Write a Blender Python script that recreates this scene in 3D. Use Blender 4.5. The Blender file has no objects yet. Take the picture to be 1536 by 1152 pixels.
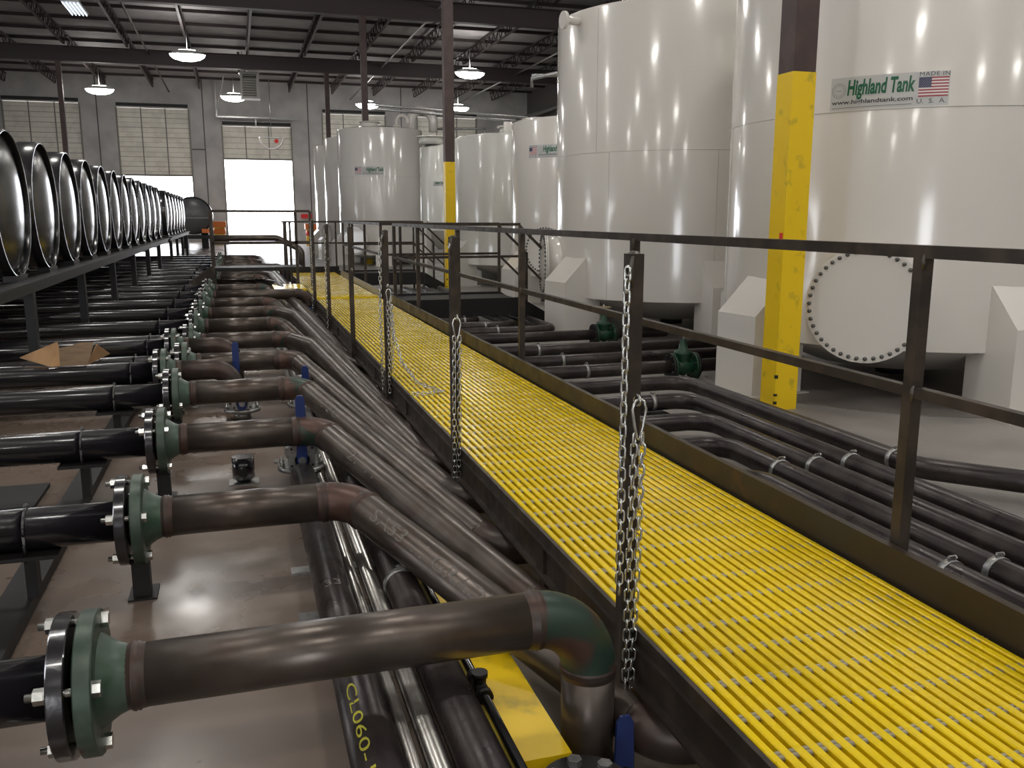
import bpy, math, random
from mathutils import Vector, Matrix
random.seed(7)
R = math.radians
sc = bpy.context.scene
COL = sc.collection
# ------------------------------------------------------------------ materials
MATS = {}
def mat(name, col, rough=.5, metal=0., c2=None, ns=3., lo=.45, hi=.6, bump=0., bs=40., coat=0., rvar=0., c3=None, ns3=9., lo3=.55, hi3=.65, emit=None, es=0., stretch=None, spec=.5):
    if name in MATS: return MATS[name]
    m = bpy.data.materials.new(name); m.use_nodes = True
    nt = m.node_tree; N = nt.nodes; L = nt.links
    b = N['Principled BSDF']
    b.inputs['Base Color'].default_value = (*col, 1); b.inputs['Roughness'].default_value = rough
    b.inputs['Metallic'].default_value = metal; b.inputs['Coat Weight'].default_value = coat
    b.inputs['Coat Roughness'].default_value = .08
    b.inputs['Specular IOR Level'].default_value = spec
    if emit:
        b.inputs['Emission Color'].default_value = (*emit, 1); b.inputs['Emission Strength'].default_value = es
    tc = N.new('ShaderNodeTexCoord'); oi = N.new('ShaderNodeObjectInfo'); va = N.new('ShaderNodeVectorMath')
    L.new(tc.outputs['Object'], va.inputs[0]); L.new(oi.outputs['Location'], va.inputs[1]); src = va.outputs['Vector']
    if stretch:
        mp = N.new('ShaderNodeMapping'); mp.inputs['Scale'].default_value = stretch
        L.new(src, mp.inputs['Vector']); src = mp.outputs['Vector']
    def noise(s, det=6.):
        n = N.new('ShaderNodeTexNoise'); n.inputs['Scale'].default_value = s; n.inputs['Detail'].default_value = det
        L.new(src, n.inputs['Vector']); return n
    def ramp(n, a, z):
        r = N.new('ShaderNodeMapRange'); r.inputs['From Min'].default_value = a; r.inputs['From Max'].default_value = z
        L.new(n.outputs['Fac'], r.inputs['Value']); return r.outputs['Result']
    if c2:
        n = noise(ns); f = ramp(n, lo, hi)
        mx = N.new('ShaderNodeMix'); mx.data_type = 'RGBA'
        mx.inputs['A'].default_value = (*col, 1); mx.inputs['B'].default_value = (*c2, 1)
        L.new(f, mx.inputs['Factor']); out = mx.outputs['Result']
        if c3:
            n3 = noise(ns3); f3 = ramp(n3, lo3, hi3)
            m3 = N.new('ShaderNodeMix'); m3.data_type = 'RGBA'; m3.inputs['B'].default_value = (*c3, 1)
            L.new(out, m3.inputs['A']); L.new(f3, m3.inputs['Factor']); out = m3.outputs['Result']
        L.new(out, b.inputs['Base Color'])
    if rvar:
        n = noise(ns * 1.7 + .3); r = N.new('ShaderNodeMapRange')
        r.inputs['From Min'].default_value = .3; r.inputs['From Max'].default_value = .7
        r.inputs['To Min'].default_value = max(.02, rough - rvar); r.inputs['To Max'].default_value = rough + rvar
        L.new(n.outputs['Fac'], r.inputs['Value']); L.new(r.outputs['Result'], b.inputs['Roughness'])
    if bump:
        n = noise(bs, 3.); bp = N.new('ShaderNodeBump'); bp.inputs['Strength'].default_value = bump; bp.inputs['Distance'].default_value = .01
        L.new(n.outputs['Fac'], bp.inputs['Height']); L.new(bp.outputs['Normal'], b.inputs['Normal'])
    MATS[name] = m; return m
mat('black_paint', (.012, .011, .014), .22, 0, coat=.6, bump=.06, bs=60)
mat('drum_paint', (.014, .014, .016), .2, 0, coat=.0, spec=1., bump=.05, bs=2.5)
mat('black_steel', (.011, .010, .010), .5, .2)
mat('mill_pipe', (.085, .069, .058), .34, .6, c2=(.14, .117, .10), ns=5, lo=.4, hi=.68, c3=(.085, .058, .046), ns3=7, lo3=.5, hi3=.75, bump=.03, bs=60, rvar=.06)
mat('dark_pipe', (.026, .02, .02), .34, .4, c2=(.055, .045, .04), ns=6, lo=.45, hi=.7, bump=.08, bs=70, rvar=.08)
mat('rust', (.07, .04, .031), .45, .4, c2=(.055, .043, .036), ns=20)
mat('elbow_brown', (.075, .05, .042), .4, .5, c2=(.055, .045, .038), ns=6)
mat('elbow', (.095, .052, .040), .42, .4, c2=(.03, .055, .04), ns=6, lo=.52, hi=.56, c3=(.075, .048, .038), ns3=14, rvar=.05)
mat('elbow_green', (.028, .052, .038), .42, .3, c2=(.085, .045, .034), ns=5, lo=.56, hi=.64, rvar=.08)
mat('green_primer', (.035, .06, .042), .42, .1, c2=(.06, .09, .065), ns=14, c3=(.09, .05, .035), ns3=18, lo3=.64, hi3=.7)
mat('green_light', (.065, .10, .075), .4, .1, c2=(.04, .08, .05), ns=12)
mat('green_valve', (.01, .05, .025), .35, .1)
mat('zinc', (.62, .63, .6), .25, .95, bump=.05)
mat('galv', (.42, .42, .41), .35, .85, c2=(.3, .3, .3), ns=30)
mat('conduit', (.45, .44, .41), .28, .9, c2=(.3, .28, .26), ns=8)
mat('rail_steel', (.045, .036, .03), .45, .55, c2=(.075, .058, .045), ns=7, rvar=.1)
mat('toe_steel', (.05, .038, .027), .4, .5, c2=(.045, .04, .034), ns=3, c3=(.10, .06, .03), ns3=6, lo3=.6, hi3=.75, rvar=.12)
mat('yellow_frp', (.88, .64, .004), .26, 0, c2=(.78, .56, .004), ns=4, lo=.4, hi=.7, rvar=.06, spec=.45)
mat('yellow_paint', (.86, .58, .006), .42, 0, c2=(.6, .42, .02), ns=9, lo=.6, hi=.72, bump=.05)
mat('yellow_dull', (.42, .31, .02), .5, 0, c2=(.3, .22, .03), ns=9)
mat('rod_gray', (.34, .30, .21), .6, 0)
mat('tank_white', (.70, .67, .62), .17, 0, coat=.5, bump=.035, bs=1.6, stretch=(1, 1, .45))
mat('tank_white_b', (.66, .655, .61), .2, 0, coat=.5, bump=.03, bs=1.8, stretch=(1, 1, .45))
mat('tank_seam_shade', (.42, .40, .37), .35)  # grayer than the white bead: the seam's shading line put into its colour
mat('tank_under', (.68, .66, .62), .4)
mat('brown_steel', (.062, .038, .034), .5, .1, c2=(.08, .05, .045), ns=5)
mat('roof_steel', (.042, .030, .030), .55, .1)
mat('roof_deck', (.36, .34, .34), .7, 0, c2=(.27, .26, .26), ns=.7, lo=.4, hi=.6)
mat('wall', (.50, .49, .475), .8, 0, c2=(.38, .37, .365), ns=.8, lo=.4, hi=.65)
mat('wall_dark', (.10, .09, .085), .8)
mat('wall_joint', (.10, .10, .10), .8)
mat('door_panel', (.80, .77, .68), .5, 0, c2=(.7, .67, .59), ns=2)
mat('door_rib', (.22, .21, .18), .6)
mat('floor_brown', (.17, .128, .10), .30, 0, c2=(.11, .083, .066), ns=1.3, lo=.38, hi=.66, c3=(.22, .18, .15), ns3=3.1, lo3=.58, hi3=.75, rvar=.12, bump=.03, bs=12)
mat('floor_gray', (.28, .262, .24), .4, 0, c2=(.20, .186, .17), ns=.9, lo=.4, hi=.65, rvar=.1)
mat('floor_dark', (.20, .18, .165), .5, 0, c2=(.15, .135, .12), ns=2)
mat('blue', (.012, .03, .14), .35, 0, coat=.4)
mat('cardboard', (.42, .24, .11), .8, 0, c2=(.36, .21, .10), ns=6)
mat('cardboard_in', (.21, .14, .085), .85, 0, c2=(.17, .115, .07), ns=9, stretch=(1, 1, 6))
mat('lamp', (1, 1, 1), .5, emit=(1, .97, .92), es=34.)
mat('tubes', (1, 1, 1), .5, emit=(.75, .86, 1), es=1.6)
mat('lamp_top', (1, 1, 1), .5, emit=(1, .97, .92), es=60.)
mat('rail_weld', (.10, .09, .08), .4, .7)
mat('lamp_body', (.5, .5, .5), .5)
mat('heater', (.45, .44, .42), .45, .2)
mat('dark', (.01, .01, .01), .6)
mat('bolt_gray', (.13, .13, .125), .4, .6)
mat('brass_dull', (.30, .24, .13), .45, .5)
mat('sticker', (.52, .52, .50), .35)
mat('ink_green', (.015, .12, .055), .4)
mat('ink_dark', (.06, .06, .065), .4)
mat('ink_gray', (.33, .34, .33), .4)
mat('flag_red', (.36, .05, .06), .4)
mat('flag_blue', (.04, .045, .10), .4)
mat('flag_white', (.72, .68, .66), .4)
mat('chalk', (.17, .155, .14), .8)
mat('yellow_mark', (.45, .42, .03), .8)
mat('orange', (.85, .22, .04), .5)
mat('red', (.7, .03, .03), .5)
mat('orange_y', (.85, .55, .05), .5)
mat('truck', (.13, .13, .135), .35, .3)
mat('mirror', (.8, .8, .82), .15, .8)
# ------------------------------------------------------------------ mesh builder
def frame(d):
    d = Vector(d).normalized(); a = Vector((0, 0, 1)) if abs(d.z) < .9 else Vector((1, 0, 0))
    u = d.cross(a).normalized(); w = d.cross(u).normalized()
    return d, u, w
class MB:
    def __init__(s): s.v = []; s.f = []; s.s = []; s.m = []
    def add(s, v, f, smooth=False, mi=0):
        o = len(s.v); s.v += [tuple(p) for p in v]
        for q in f: s.f.append([i + o for i in q]); s.s.append(smooth); s.m.append(mi)
        return s
    def box(s, c, d, rz=0, mi=0, rot=None):
        h = [x / 2 for x in d]; M = rot if rot is not None else Matrix.Rotation(rz, 3, 'Z')
        v = [Vector(c) + M @ Vector((x * h[0], y * h[1], z * h[2])) for x in (-1, 1) for y in (-1, 1) for z in (-1, 1)]
        return s.add(v, [(0, 1, 3, 2), (4, 6, 7, 5), (0, 4, 5, 1), (2, 3, 7, 6), (0, 2, 6, 4), (1, 5, 7, 3)], mi=mi)
    def bb(s, x0, x1, y0, y1, z0, z1, mi=0):
        return s.box(((x0 + x1) / 2, (y0 + y1) / 2, (z0 + z1) / 2), (abs(x1 - x0), abs(y1 - y0), abs(z1 - z0)), mi=mi)
    def bar(s, a, b, w, h=None, mi=0):
        h = h or w; a = Vector(a); b = Vector(b); d = b - a; L = d.length; d.normalize()
        up = Vector((0, 0, 1)) if abs(d.z) < .95 else Vector((0, 1, 0))
        u = d.cross(up).normalized(); t = u.cross(d).normalized()
        M = Matrix((u, d, t)).transposed()
        return s.box((a + b) / 2, (w, L, h), rot=M, mi=mi)
    def lathe(s, prof, o, d, seg=24, mi=0, smooth=True, a0=0, a1=2 * math.pi):
        d, u, w = frame(d); o = Vector(o); full = abs(a1 - a0 - 2 * math.pi) < 1e-6
        n = seg if full else seg + 1; v = []
        for r, z in prof:
            for i in range(n):
                a = a0 + (a1 - a0) * i / seg
                v.append(o + d * z + (u * math.cos(a) + w * math.sin(a)) * r)
        off = len(s.v); s.v += [tuple(p) for p in v]
        for j in range(len(prof) - 1):
            (r0, z0), (r1, z1) = prof[j], prof[j + 1]
            for i in range(seg):
                k = (i + 1) % n
                q = [off + j * n + i, off + j * n + k, off + (j + 1) * n + k, off + (j + 1) * n + i]
                if r0 < 1e-6: q = q[1:] if False else [q[0], q[2], q[3]]
                elif r1 < 1e-6: q = [q[0], q[1], q[2]]
                s.f.append(q); s.s.append(smooth and abs(r0 - r1) + 0 < 1e9 and smooth); s.m.append(mi)
        return s
    def cyl(s, a, b, r, seg=16, r2=None, mi=0, caps=True, smooth=True):
        a = Vector(a); b = Vector(b); L = (b - a).length; r2 = r if r2 is None else r2
        d, u, w = frame(b - a); off = len(s.v)
        for t, rr in ((0, r), (L, r2)):
            for i in range(seg):
                q = 2 * math.pi * i / seg; s.v.append(tuple(a + d * t + (u * math.cos(q) + w * math.sin(q)) * rr))
        for i in range(seg):
            k = (i + 1) % seg; s.f.append([off + i, off + k, off + seg + k, off + seg + i]); s.s.append(smooth); s.m.append(mi)
        if caps:
            s.f.append([off + i for i in range(seg)][::-1]); s.s.append(False); s.m.append(mi)
            s.f.append([off + seg + i for i in range(seg)]); s.s.append(False); s.m.append(mi)
        return s
    def tube(s, pts, r, seg=14, closed=False, mi=0, caps=True):
        P = [Vector(p) for p in pts]; n = len(P); rs = r if isinstance(r, list) else [r] * n
        T = []
        for i in range(n):
            if closed: t = P[(i + 1) % n] - P[i - 1]
            else: t = P[min(i + 1, n - 1)] - P[max(i - 1, 0)]
            T.append(t.normalized())
        _, u, w = frame(T[0]); off = len(s.v); prev = T[0]
        for i in range(n):
            q = prev.rotation_difference(T[i]); u = q @ u; w = q @ w; prev = T[i]
            for k in range(seg):
                a = 2 * math.pi * k / seg; s.v.append(tuple(P[i] + (u * math.cos(a) + w * math.sin(a)) * rs[i]))
        for i in range(n if closed else n - 1):
            j = (i + 1) % n
            for k in range(seg):
                l = (k + 1) % seg
                s.f.append([off + i * seg + k, off + i * seg + l, off + j * seg + l, off + j * seg + k]); s.s.append(True); s.m.append(mi)
        if caps and not closed:
            s.f.append([off + k for k in range(seg)][::-1]); s.s.append(False); s.m.append(mi)
            s.f.append([off + (n - 1) * seg + k for k in range(seg)]); s.s.append(False); s.m.append(mi)
        return s
    def torus(s, c, d, r, t, seg=24, sg=8):
        d, u, w = frame(d); c = Vector(c)
        return s.tube([c + (u * math.cos(2 * math.pi * i / seg) + w * math.sin(2 * math.pi * i / seg)) * r for i in range(seg)], t, sg, closed=True)
    def data(s, name, mats):
        me = bpy.data.meshes.new(name); me.from_pydata(s.v, [], s.f); me.update()
        me.polygons.foreach_set('use_smooth', s.s)
        for m in (mats if isinstance(mats, (list, tuple)) else [mats]): me.materials.append(MATS[m])
        if any(s.m): me.polygons.foreach_set('material_index', s.m)
        me.update(); return me
    def build(s, name, mats, parent=None):
        return link(name, s.data(name, mats), parent)
def link(name, me, parent=None, loc=None, rot=None):
    o = bpy.data.objects.new(name, me); COL.objects.link(o)
    if parent: o.parent = parent
    if loc is not None: o.location = loc
    if rot is not None: o.rotation_euler = rot
    return o
def tag(o, label=None, cat=None, group=None, kind=None):
    if label: o['label'] = label
    if cat: o['category'] = cat
    if group: o['group'] = group
    if kind: o['kind'] = kind
    return o
def thing(name, label, cat, loc=(0, 0, 0), rz=0, group=None):
    o = bpy.data.objects.new(name, None); COL.objects.link(o); o.location = loc; o.rotation_euler = (0, 0, rz)
    return tag(o, label, cat, group)
def struct(name, mb, m): return tag(mb.build(name, m), kind='structure')
def dup(root, loc=None, rz=None, label=None):
    def cp(o, par):
        c = o.copy(); COL.objects.link(c)
        if par: c.parent = par
        for ch in o.children: cp(ch, c)
        return c
    r = cp(root, None)
    if loc is not None: r.location = loc
    if rz is not None: r.rotation_euler = (0, 0, rz)
    if label: r['label'] = label
    return r
def fillet(pts, rad, n=10):
    P = [Vector(p) for p in pts]; out = [P[0]]; idx = []
    for i in range(1, len(P) - 1):
        r = rad[i - 1] if isinstance(rad, (list, tuple)) else rad
        a = (P[i - 1] - P[i]).normalized(); b = (P[i + 1] - P[i]).normalized()
        ang = a.angle(b); t = r / math.tan(ang / 2)
        c = P[i] + (a + b).normalized() * (r / math.sin(ang / 2)); A = P[i] + a * t; B = P[i] + b * t
        va = A - c; vb = B - c; tot = va.angle(vb); idx.append(len(out))
        ax = va.cross(vb).normalized()
        for k in range(n + 1):
            out.append(c + Matrix.Rotation(tot * k / n, 3, ax) @ va)
        idx.append(len(out) - 1)
    out.append(P[-1]); return out, idx
# ------------------------------------------------------------------ text
def glyphs(txt, bold=0., shear=0., spacing=1.):
    cu = bpy.data.curves.new('txt', 'FONT'); cu.body = txt; cu.offset = bold; cu.shear = shear; cu.resolution_u = 3
    cu.space_character = spacing
    ob = bpy.data.objects.new('txt', cu); COL.objects.link(ob)
    dg = bpy.context.evaluated_depsgraph_get(); dg.update()
    me = bpy.data.meshes.new_from_object(ob.evaluated_get(dg))
    V = [(v.co.x, v.co.y) for v in me.vertices]; F = [list(p.vertices) for p in me.polygons]
    bpy.data.objects.remove(ob); bpy.data.curves.remove(cu); bpy.data.meshes.remove(me)
    x0 = min(v[0] for v in V); x1 = max(v[0] for v in V); y0 = min(v[1] for v in V); y1 = max(v[1] for v in V)
    return [((x - x0) / (x1 - x0), (y - y0) / (y1 - y0)) for x, y in V], F
def put_text(mb, txt, fn, u0, u1, v0, v1, **k):
    V, F = glyphs(txt, **k)
    mb.add([fn(u0 + (u1 - u0) * x, v0 + (v1 - v0) * y) for x, y in V], F)
def put_rect(mb, fn, u0, u1, v0, v1, n=12):
    V = [];
    for i in range(n + 1):
        u = u0 + (u1 - u0) * i / n; V += [fn(u, v0), fn(u, v1)]
    mb.add(V, [(2 * i, 2 * i + 2, 2 * i + 3, 2 * i + 1) for i in range(n)], smooth=True)
# ================================================================== SETTING
YW = 55.1; XR = 18.0; XL = -26.0; YB = -15.0; ZD = 9.25
SL = .15
m = MB(); m.bb(.62, XR, YB, YW, -.3, 0); struct('floor', m, 'floor_gray')
m = MB(); m.bb(XL, .618, YB, YW, -.3, SL); struct('floor', m, 'floor_brown')
m = MB(); m.bb(.618, 40, YW + .001, YW + 40, -.3, SL); m.bb(-40, .618, YW + .001, YW + 40, -.3, SL)
tag(m.build('floor', 'floor_dark'), kind='structure')
m = MB(); m.bb(XL, XR, YB, YW, ZD, ZD + .2); struct('ceiling', m, 'roof_deck')
# far wall with door openings
DO = [(-11.7, -7.85, 1.3, 7.75, 1.3), (-6.05, -2.2, 1.3, 7.6, 3.86), (-.5, 3.43, SL, 6.75, 4.85), (5.2, 9.0, 1.3, 7.6, 1.3), (10.9, 14.7, 1.3, 7.6, 1.3)]
m = MB(); xs = XL
for a, b, z0, z1, zo in DO:
    m.bb(xs, a, YW, YW + .35, -.3, ZD + .2); m.bb(a, b, YW, YW + .35, z1, ZD + .2)
    if z0 > .2: m.bb(a, b, YW, YW + .35, -.3, z0)
    xs = b
m.bb(xs, XR, YW, YW + .35, -.3, ZD + .2); struct('wall_far', m, 'wall')
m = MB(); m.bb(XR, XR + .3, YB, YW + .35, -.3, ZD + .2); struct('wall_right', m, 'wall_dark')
# left and near walls with open dock doors out of view
m = MB(); ys = YB
for a, b in ((8, 12), (24, 28)):
    m.bb(XL - .3, XL, ys, a, -.3, ZD + .2); m.bb(XL - .3, XL, a, b, 5, ZD + .2); ys = b
m.bb(XL - .3, XL, ys, YW + .35, -.3, ZD + .2); struct('wall_left', m, 'wall')
m = MB(); m.bb(XL - .3, -7.8, YB - .3, YB, -.3, ZD + .2); m.bb(-7.8, -4.3, YB - .3, YB, 4.6, ZD + .2); m.bb(-4.3, XR + .3, YB - .3, YB, -.3, ZD + .2)
struct('wall_near', m, 'wall')
for x in (-19.5, -6.9, -1.35, 4.35, 9.9):
    for dx in (-.25,):
        pass
m = MB()
for x in (-12.3, -9.9 + 2.9 * 0 - 7, -7.0, -1.45, 4.4, 4.55 + 5.4):
    m.bb(x - .03, x + .03, YW - .012, YW, 0, ZD)
m.bb(-2.2, -1.45, YW - .012, YW, 5.35, 5.42)
struct('trim_1', m, 'wall_joint')
for n, (a, b, z0, z1, zo) in enumerate(DO):
    lift = zo - z0 if zo > z0 + .5 else 0
    m = MB(); y = YW + .12; zb = zo if lift else z0
    m.bb(a, b, y, y + .06, zb, z1 - .02)
    d = tag(m.build('door_%d' % (n + 1), 'door_panel'), kind='structure')
    r = MB(); nz = max(2, int(round((z1 - zb) / .56))); hz = (z1 - zb) / nz
    for i in range(1, nz): r.bb(a, b, y - .02, y, zb + i * hz - .012, zb + i * hz + .012)
    for i in range(1, nz * 2, 2): r.bb(a, b, y - .008, y, zb + i * hz / 2 - .006, zb + i * hz / 2 + .006)
    for k in (1 / 3, 2 / 3): r.bb(a + (b - a) * k - .03, a + (b - a) * k + .03, y - .03, y, zb, z1)
    r.bb(a, b, y - .04, y, zb, zb + .10)
    r.build('door_ribs', 'door_rib', d)
    t = MB(); t.bb(a - .02, a + .06, y - .14, y - .02, z0, z1); t.bb(b - .06, b + .02, y - .14, y - .02, z0, z1)
    t.build('door_track', 'door_rib', d)
    h = MB(); h.bb(a + .05, b - .05, YW - .18, YW - .02, z1 + .06, z1 + .22); h.build('spring_shaft', 'dark', d)
# ------------------------------------------------------------------ roof steel
def ibeam(mb, a, b, dep, w, t=.03):
    a = Vector(a); b = Vector(b); z = Vector((0, 0, 1))
    mb.bar(a + z * (dep - t / 2), b + z * (dep - t / 2), w, t); mb.bar(a + z * t / 2, b + z * t / 2, w, t); mb.bar(a + z * dep / 2, b + z * dep / 2, t, dep - 2 * t)
CY = [6.3, 18.5, 30.7, 42.9]
names = {6.3: 'brown roof girder nearest the camera, above the front yellow post', 18.5: 'brown roof girder crossing above the second yellow-footed post', 30.7: 'brown steel roof girder crossing the top edge of the photo', 42.9: 'brown steel roof girder furthest back, carrying the heater end of the hall'}
for y in CY:
    m = MB(); ibeam(m, (XL, y, 8.05), (XR, y, 8.05), .62, .28)
    tag(m.build('roof_girder', 'roof_steel'), names[y], 'girder', 'roof girders across the hall')
jd = MB(); L = 12.2 - .3
jd.bar((0, .15, .5), (0, 12.05, .5), .1, .05); jd.bar((0, .6, .04), (0, 11.6, .04), .09, .045)
n = 17
for i in range(n):
    y0 = .15 + 11.9 * i / n; y1 = .15 + 11.9 * (i + 1) / n; ym = (y0 + y1) / 2
    jd.bar((0, y0, .5), (0, ym, .04), .03); jd.bar((0, ym, .04), (0, y1, .5), .03)
jm = jd.data('roof_joist', 'roof_steel')
jnames = ['roof bay above the second yellow post', 'middle roof bay', 'last roof bay before the dock doors']
for bi, y in enumerate((18.5, 30.7, 42.9)):
    x = -23.5
    while x < 17.5:
        o = link('roof_joist', jm, None, (x, y, 8.62))
        tag(o, 'dark zigzag steel joist in the ' + jnames[bi], 'joist', 'roof joists in the ' + jnames[bi]); x += 2.44
pm_ = MB(); pm_.bar((XL, 0, 0), (XR, 0, 0), .09, .13); pmd = pm_.data('roof_purlin', 'roof_steel')
y = 20.0
while y < YW - .4:
    if min(abs(y - c) for c in CY) > .25:
        o = link('roof_purlin', pmd, None, (0, y, ZD - .055)); tag(o, 'thin dark purlin under the roof deck, running side to side', 'purlin', 'roof purlins')
    y += 2.44
for (x, y, z) in ((-3.2, 0, 8.5), (6.9, 0, 8.45), (13.4, 0, 8.4)):
    m = MB(); m.cyl((x, 19, z), (x, YW, z), .04, 10)
    tag(m.build('sprinkler_pipe', 'galv' if x > 0 else 'roof_steel'), {-3.2: 'dark sprinkler pipe under the roof on the left side', 6.9: 'grey sprinkler pipe under the roof just right of the middle', 13.4: 'grey sprinkler pipe under the roof towards the right wall'}[x], 'pipe', 'sprinkler pipes')
m = MB(); m.cyl((17.4, 10, 7.6), (17.4, YW, 7.6), .13, 12); tag(m.build('wall_pipe', 'galv'), 'long grey pipe running high along the right wall', 'pipe')
# columns
def column(x, y, label, yellow=True, w=.2, ztop=8.05, base=0.):
    t = thing('steel_column', label, 'column', (x, y, base), 0, 'steel columns of the hall')
    zt = ztop - base
    m = MB(); m.bb(-w / 2, w / 2, -w / 2, w / 2, 2.72 if yellow else 0, zt); m.bb(-w * .8, w * .8, -w * .8, w * .8, zt - .02, zt); m.build('shaft', 'brown_steel', t)
    if yellow:
        w2 = w / 2 + .004; m = MB(); m.bb(-w2, w2, -w2, w2, 0, 2.72); o = m.build('painted_base', 'yellow_paint', t); o['label'] = 'yellow painted lower part'
        m = MB()
        for z, h in ((.27, .03), (.12, .02), (.42, .015), (.05, .025)):
            m.bb(-w2 - .003, -w2 + .02, -w2 - .003, -w2 + .018, z, z + h)
        m.build('paint_chips', 'dark', t)
    return t
c1 = column(4.34, 6.36, 'nearest steel column, dark above and yellow below, in front of the large right tank', w=.205)
m = MB(); m.bb(-.112, -.10, -.09, -.05, 1.34, 1.47); m.build('red_tag', 'red', c1)
column(4.33, 18.5, 'second steel column from the camera, brown with a yellow foot, left of the short tanks')
column(4.33, 30.7, 'brown steel column rising behind the far white tank with the arched vent', True)
column(4.33, 42.9, 'brown steel column left of the arched-vent tank, against the far doors', True)
column(-6.8, 42.9, 'brown steel column standing behind the row of black tanks', False, base=SL)
for y in (18.5, 30.7, 42.9): column(17.8, y, {18.5: 'dark pilaster column on the right wall, partly above the short tanks', 30.7: 'dark pilaster column on the right wall, middle of three', 42.9: 'dark pilaster column on the right wall, furthest back'}[y], False, w=.35)
# lamps
lt = None
LAMPS = [(-1.4, 37, 'oval high-bay lamp glowing at upper left, above the raised left dock door'), (-5.9, 48, 'oval high-bay lamp left of the heater, in front of the closed door'), (.25, 48.9, 'small-looking oval high-bay lamp just under the grey unit heater'), (9.85, 38, 'oval high-bay lamp to the right of the second steel column'), (7.2, 50, 'oval high-bay lamp glowing above the arched-vent tank'), (12.25, 50, 'oval high-bay lamp low beside the second steel column')]
for x in (-13, -7, -1.5, 4.3, 9.8, 15):
    for y in (-9, -2, 5, 12.4, 21): LAMPS.append((x, y, 'oval high-bay lamp hanging above the near part of the hall, outside the view'))
lb = MB(); lb.lathe([(0, .16), (.25, .16), (.4, .1), (.52, .02), (.5, 0)], (0, 0, 0), (0, 0, 1), 28)
lb.v = [(x * 1.3, y * .62, z) for x, y, z in lb.v]; lbd = lb.data('housing', 'lamp_body')
ll = MB(); ll.lathe([(.49, .01), (.47, -.07), (.36, -.17), (.18, -.23), (0, -.25)], (0, 0, 0), (0, 0, 1), 28)
ll.v = [(x * 1.3, y * .62, z) for x, y, z in ll.v]; lld = ll.data('lens', 'lamp')
lu = MB(); lu.lathe([(.24, .162), (.23, .172), (0, .175)], (0, 0, 0), (0, 0, 1), 24); lu.v = [(x * 1.3, y * .62, z) for x, y, z in lu.v]; lud = lu.data('top_glow', 'lamp_top')
lc = MB(); lc.cyl((0, 0, .15), (0, 0, 1.0), .008, 6); lcd = lc.data('cord', 'lamp_body')
for i, (x, y, lab) in enumerate(LAMPS):
    t = thing('high_bay_lamp', lab, 'lamp', (x, y, 7.6), 0, 'oval high-bay lamps')
    link('housing', lbd, t); link('lens', lld, t); link('cord', lcd, t); link('top_glow', lud, t)
t = thing('tube_lamp', 'striped fluorescent tube fixture at the top left corner of the roof', 'lamp', (-4.2, 30.2, 7.6))
m = MB(); m.bb(-.24, .24, -.9, .9, .05, .12); m.build('housing', 'lamp_body', t)
for i in range(5):
    m = MB(); m.cyl((-.2 + .1 * i, -.85, .02), (-.2 + .1 * i, .85, .02), .016, 8); m.build('tube', 'tubes', t)
m = MB(); m.cyl((0, 0, .1), (0, 0, 1.1), .01, 6); m.build('cord', 'lamp_body', t)
# heater
t = thing('unit_heater', 'grey louvred unit heater hanging above the open far door', 'heater', (.98, 45, 7.05))
m = MB(); m.bb(-.42, .42, -.35, .35, 0, 1.15); m.bb(-.44, .44, -.37, .37, -.02, .03); m.bb(-.44, .44, -.37, .37, 1.12, 1.17); m.build('housing', 'heater', t)
m = MB()
for i in range(9): m.box((-.03, -.37, .12 + .11 * i), (.62, .03, .07), rot=Matrix.Rotation(.5, 3, 'X'))
m.build('louvres', 'door_rib', t)
m = MB(); m.bb(-.3, .3, -.375, -.352, .9, 1.06); m.build('grille_opening', 'dark', t)
m = MB(); m.cyl((-.45, .1, 1.15), (-.45, .1, 2.1), .06, 10); m.build('flue', 'galv', t)
m = MB(); m.cyl((.3, 0, 1.15), (.3, 0, 2.1), .012, 6); m.cyl((-.3, -.2, 1.15), (-.3, -.2, 2.1), .012, 6); m.build('hanger_rod', 'galv', t)
# door opener rail and hanging half ring
t = thing('door_frame_track', 'pale horizontal track and brace above the bright open door', 'door track', (1.4, 54.2, 7.15))
m = MB(); m.bar((-2.1, 0, 0), (2.6, 0, 0), .08, .08); m.bar((-2.1, 0, 0), (-2.1, 0, 2), .06); m.bar((-2.1, 0, .4), (-1.6, -1.6, 2), .05); m.build('track', 'galv', t)
m = MB(); m.bb(-.03, .03, -.03, .03, -.45, 0); m.build('bracket', 'galv', t)
t = thing('white_half_ring', 'white half ring hanging in front of the raised far door', 'fitting', (2.05, 50, 5.75))
m = MB(); m.tube([(.62 * math.cos(a), 0, .62 * math.sin(a)) for a in [math.pi + math.pi * i / 20 for i in range(21)]], .05, 10); m.build('ring', 'flag_white', t)  # solid white tube bent into the lower half of a circle
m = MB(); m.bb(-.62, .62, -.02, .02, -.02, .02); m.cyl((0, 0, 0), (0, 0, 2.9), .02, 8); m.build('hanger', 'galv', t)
m = MB(); m.cyl((.25, -.06, -.2), (.25, .04, -.2), .11, 16); m.build('red_button', 'red', t)
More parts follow.
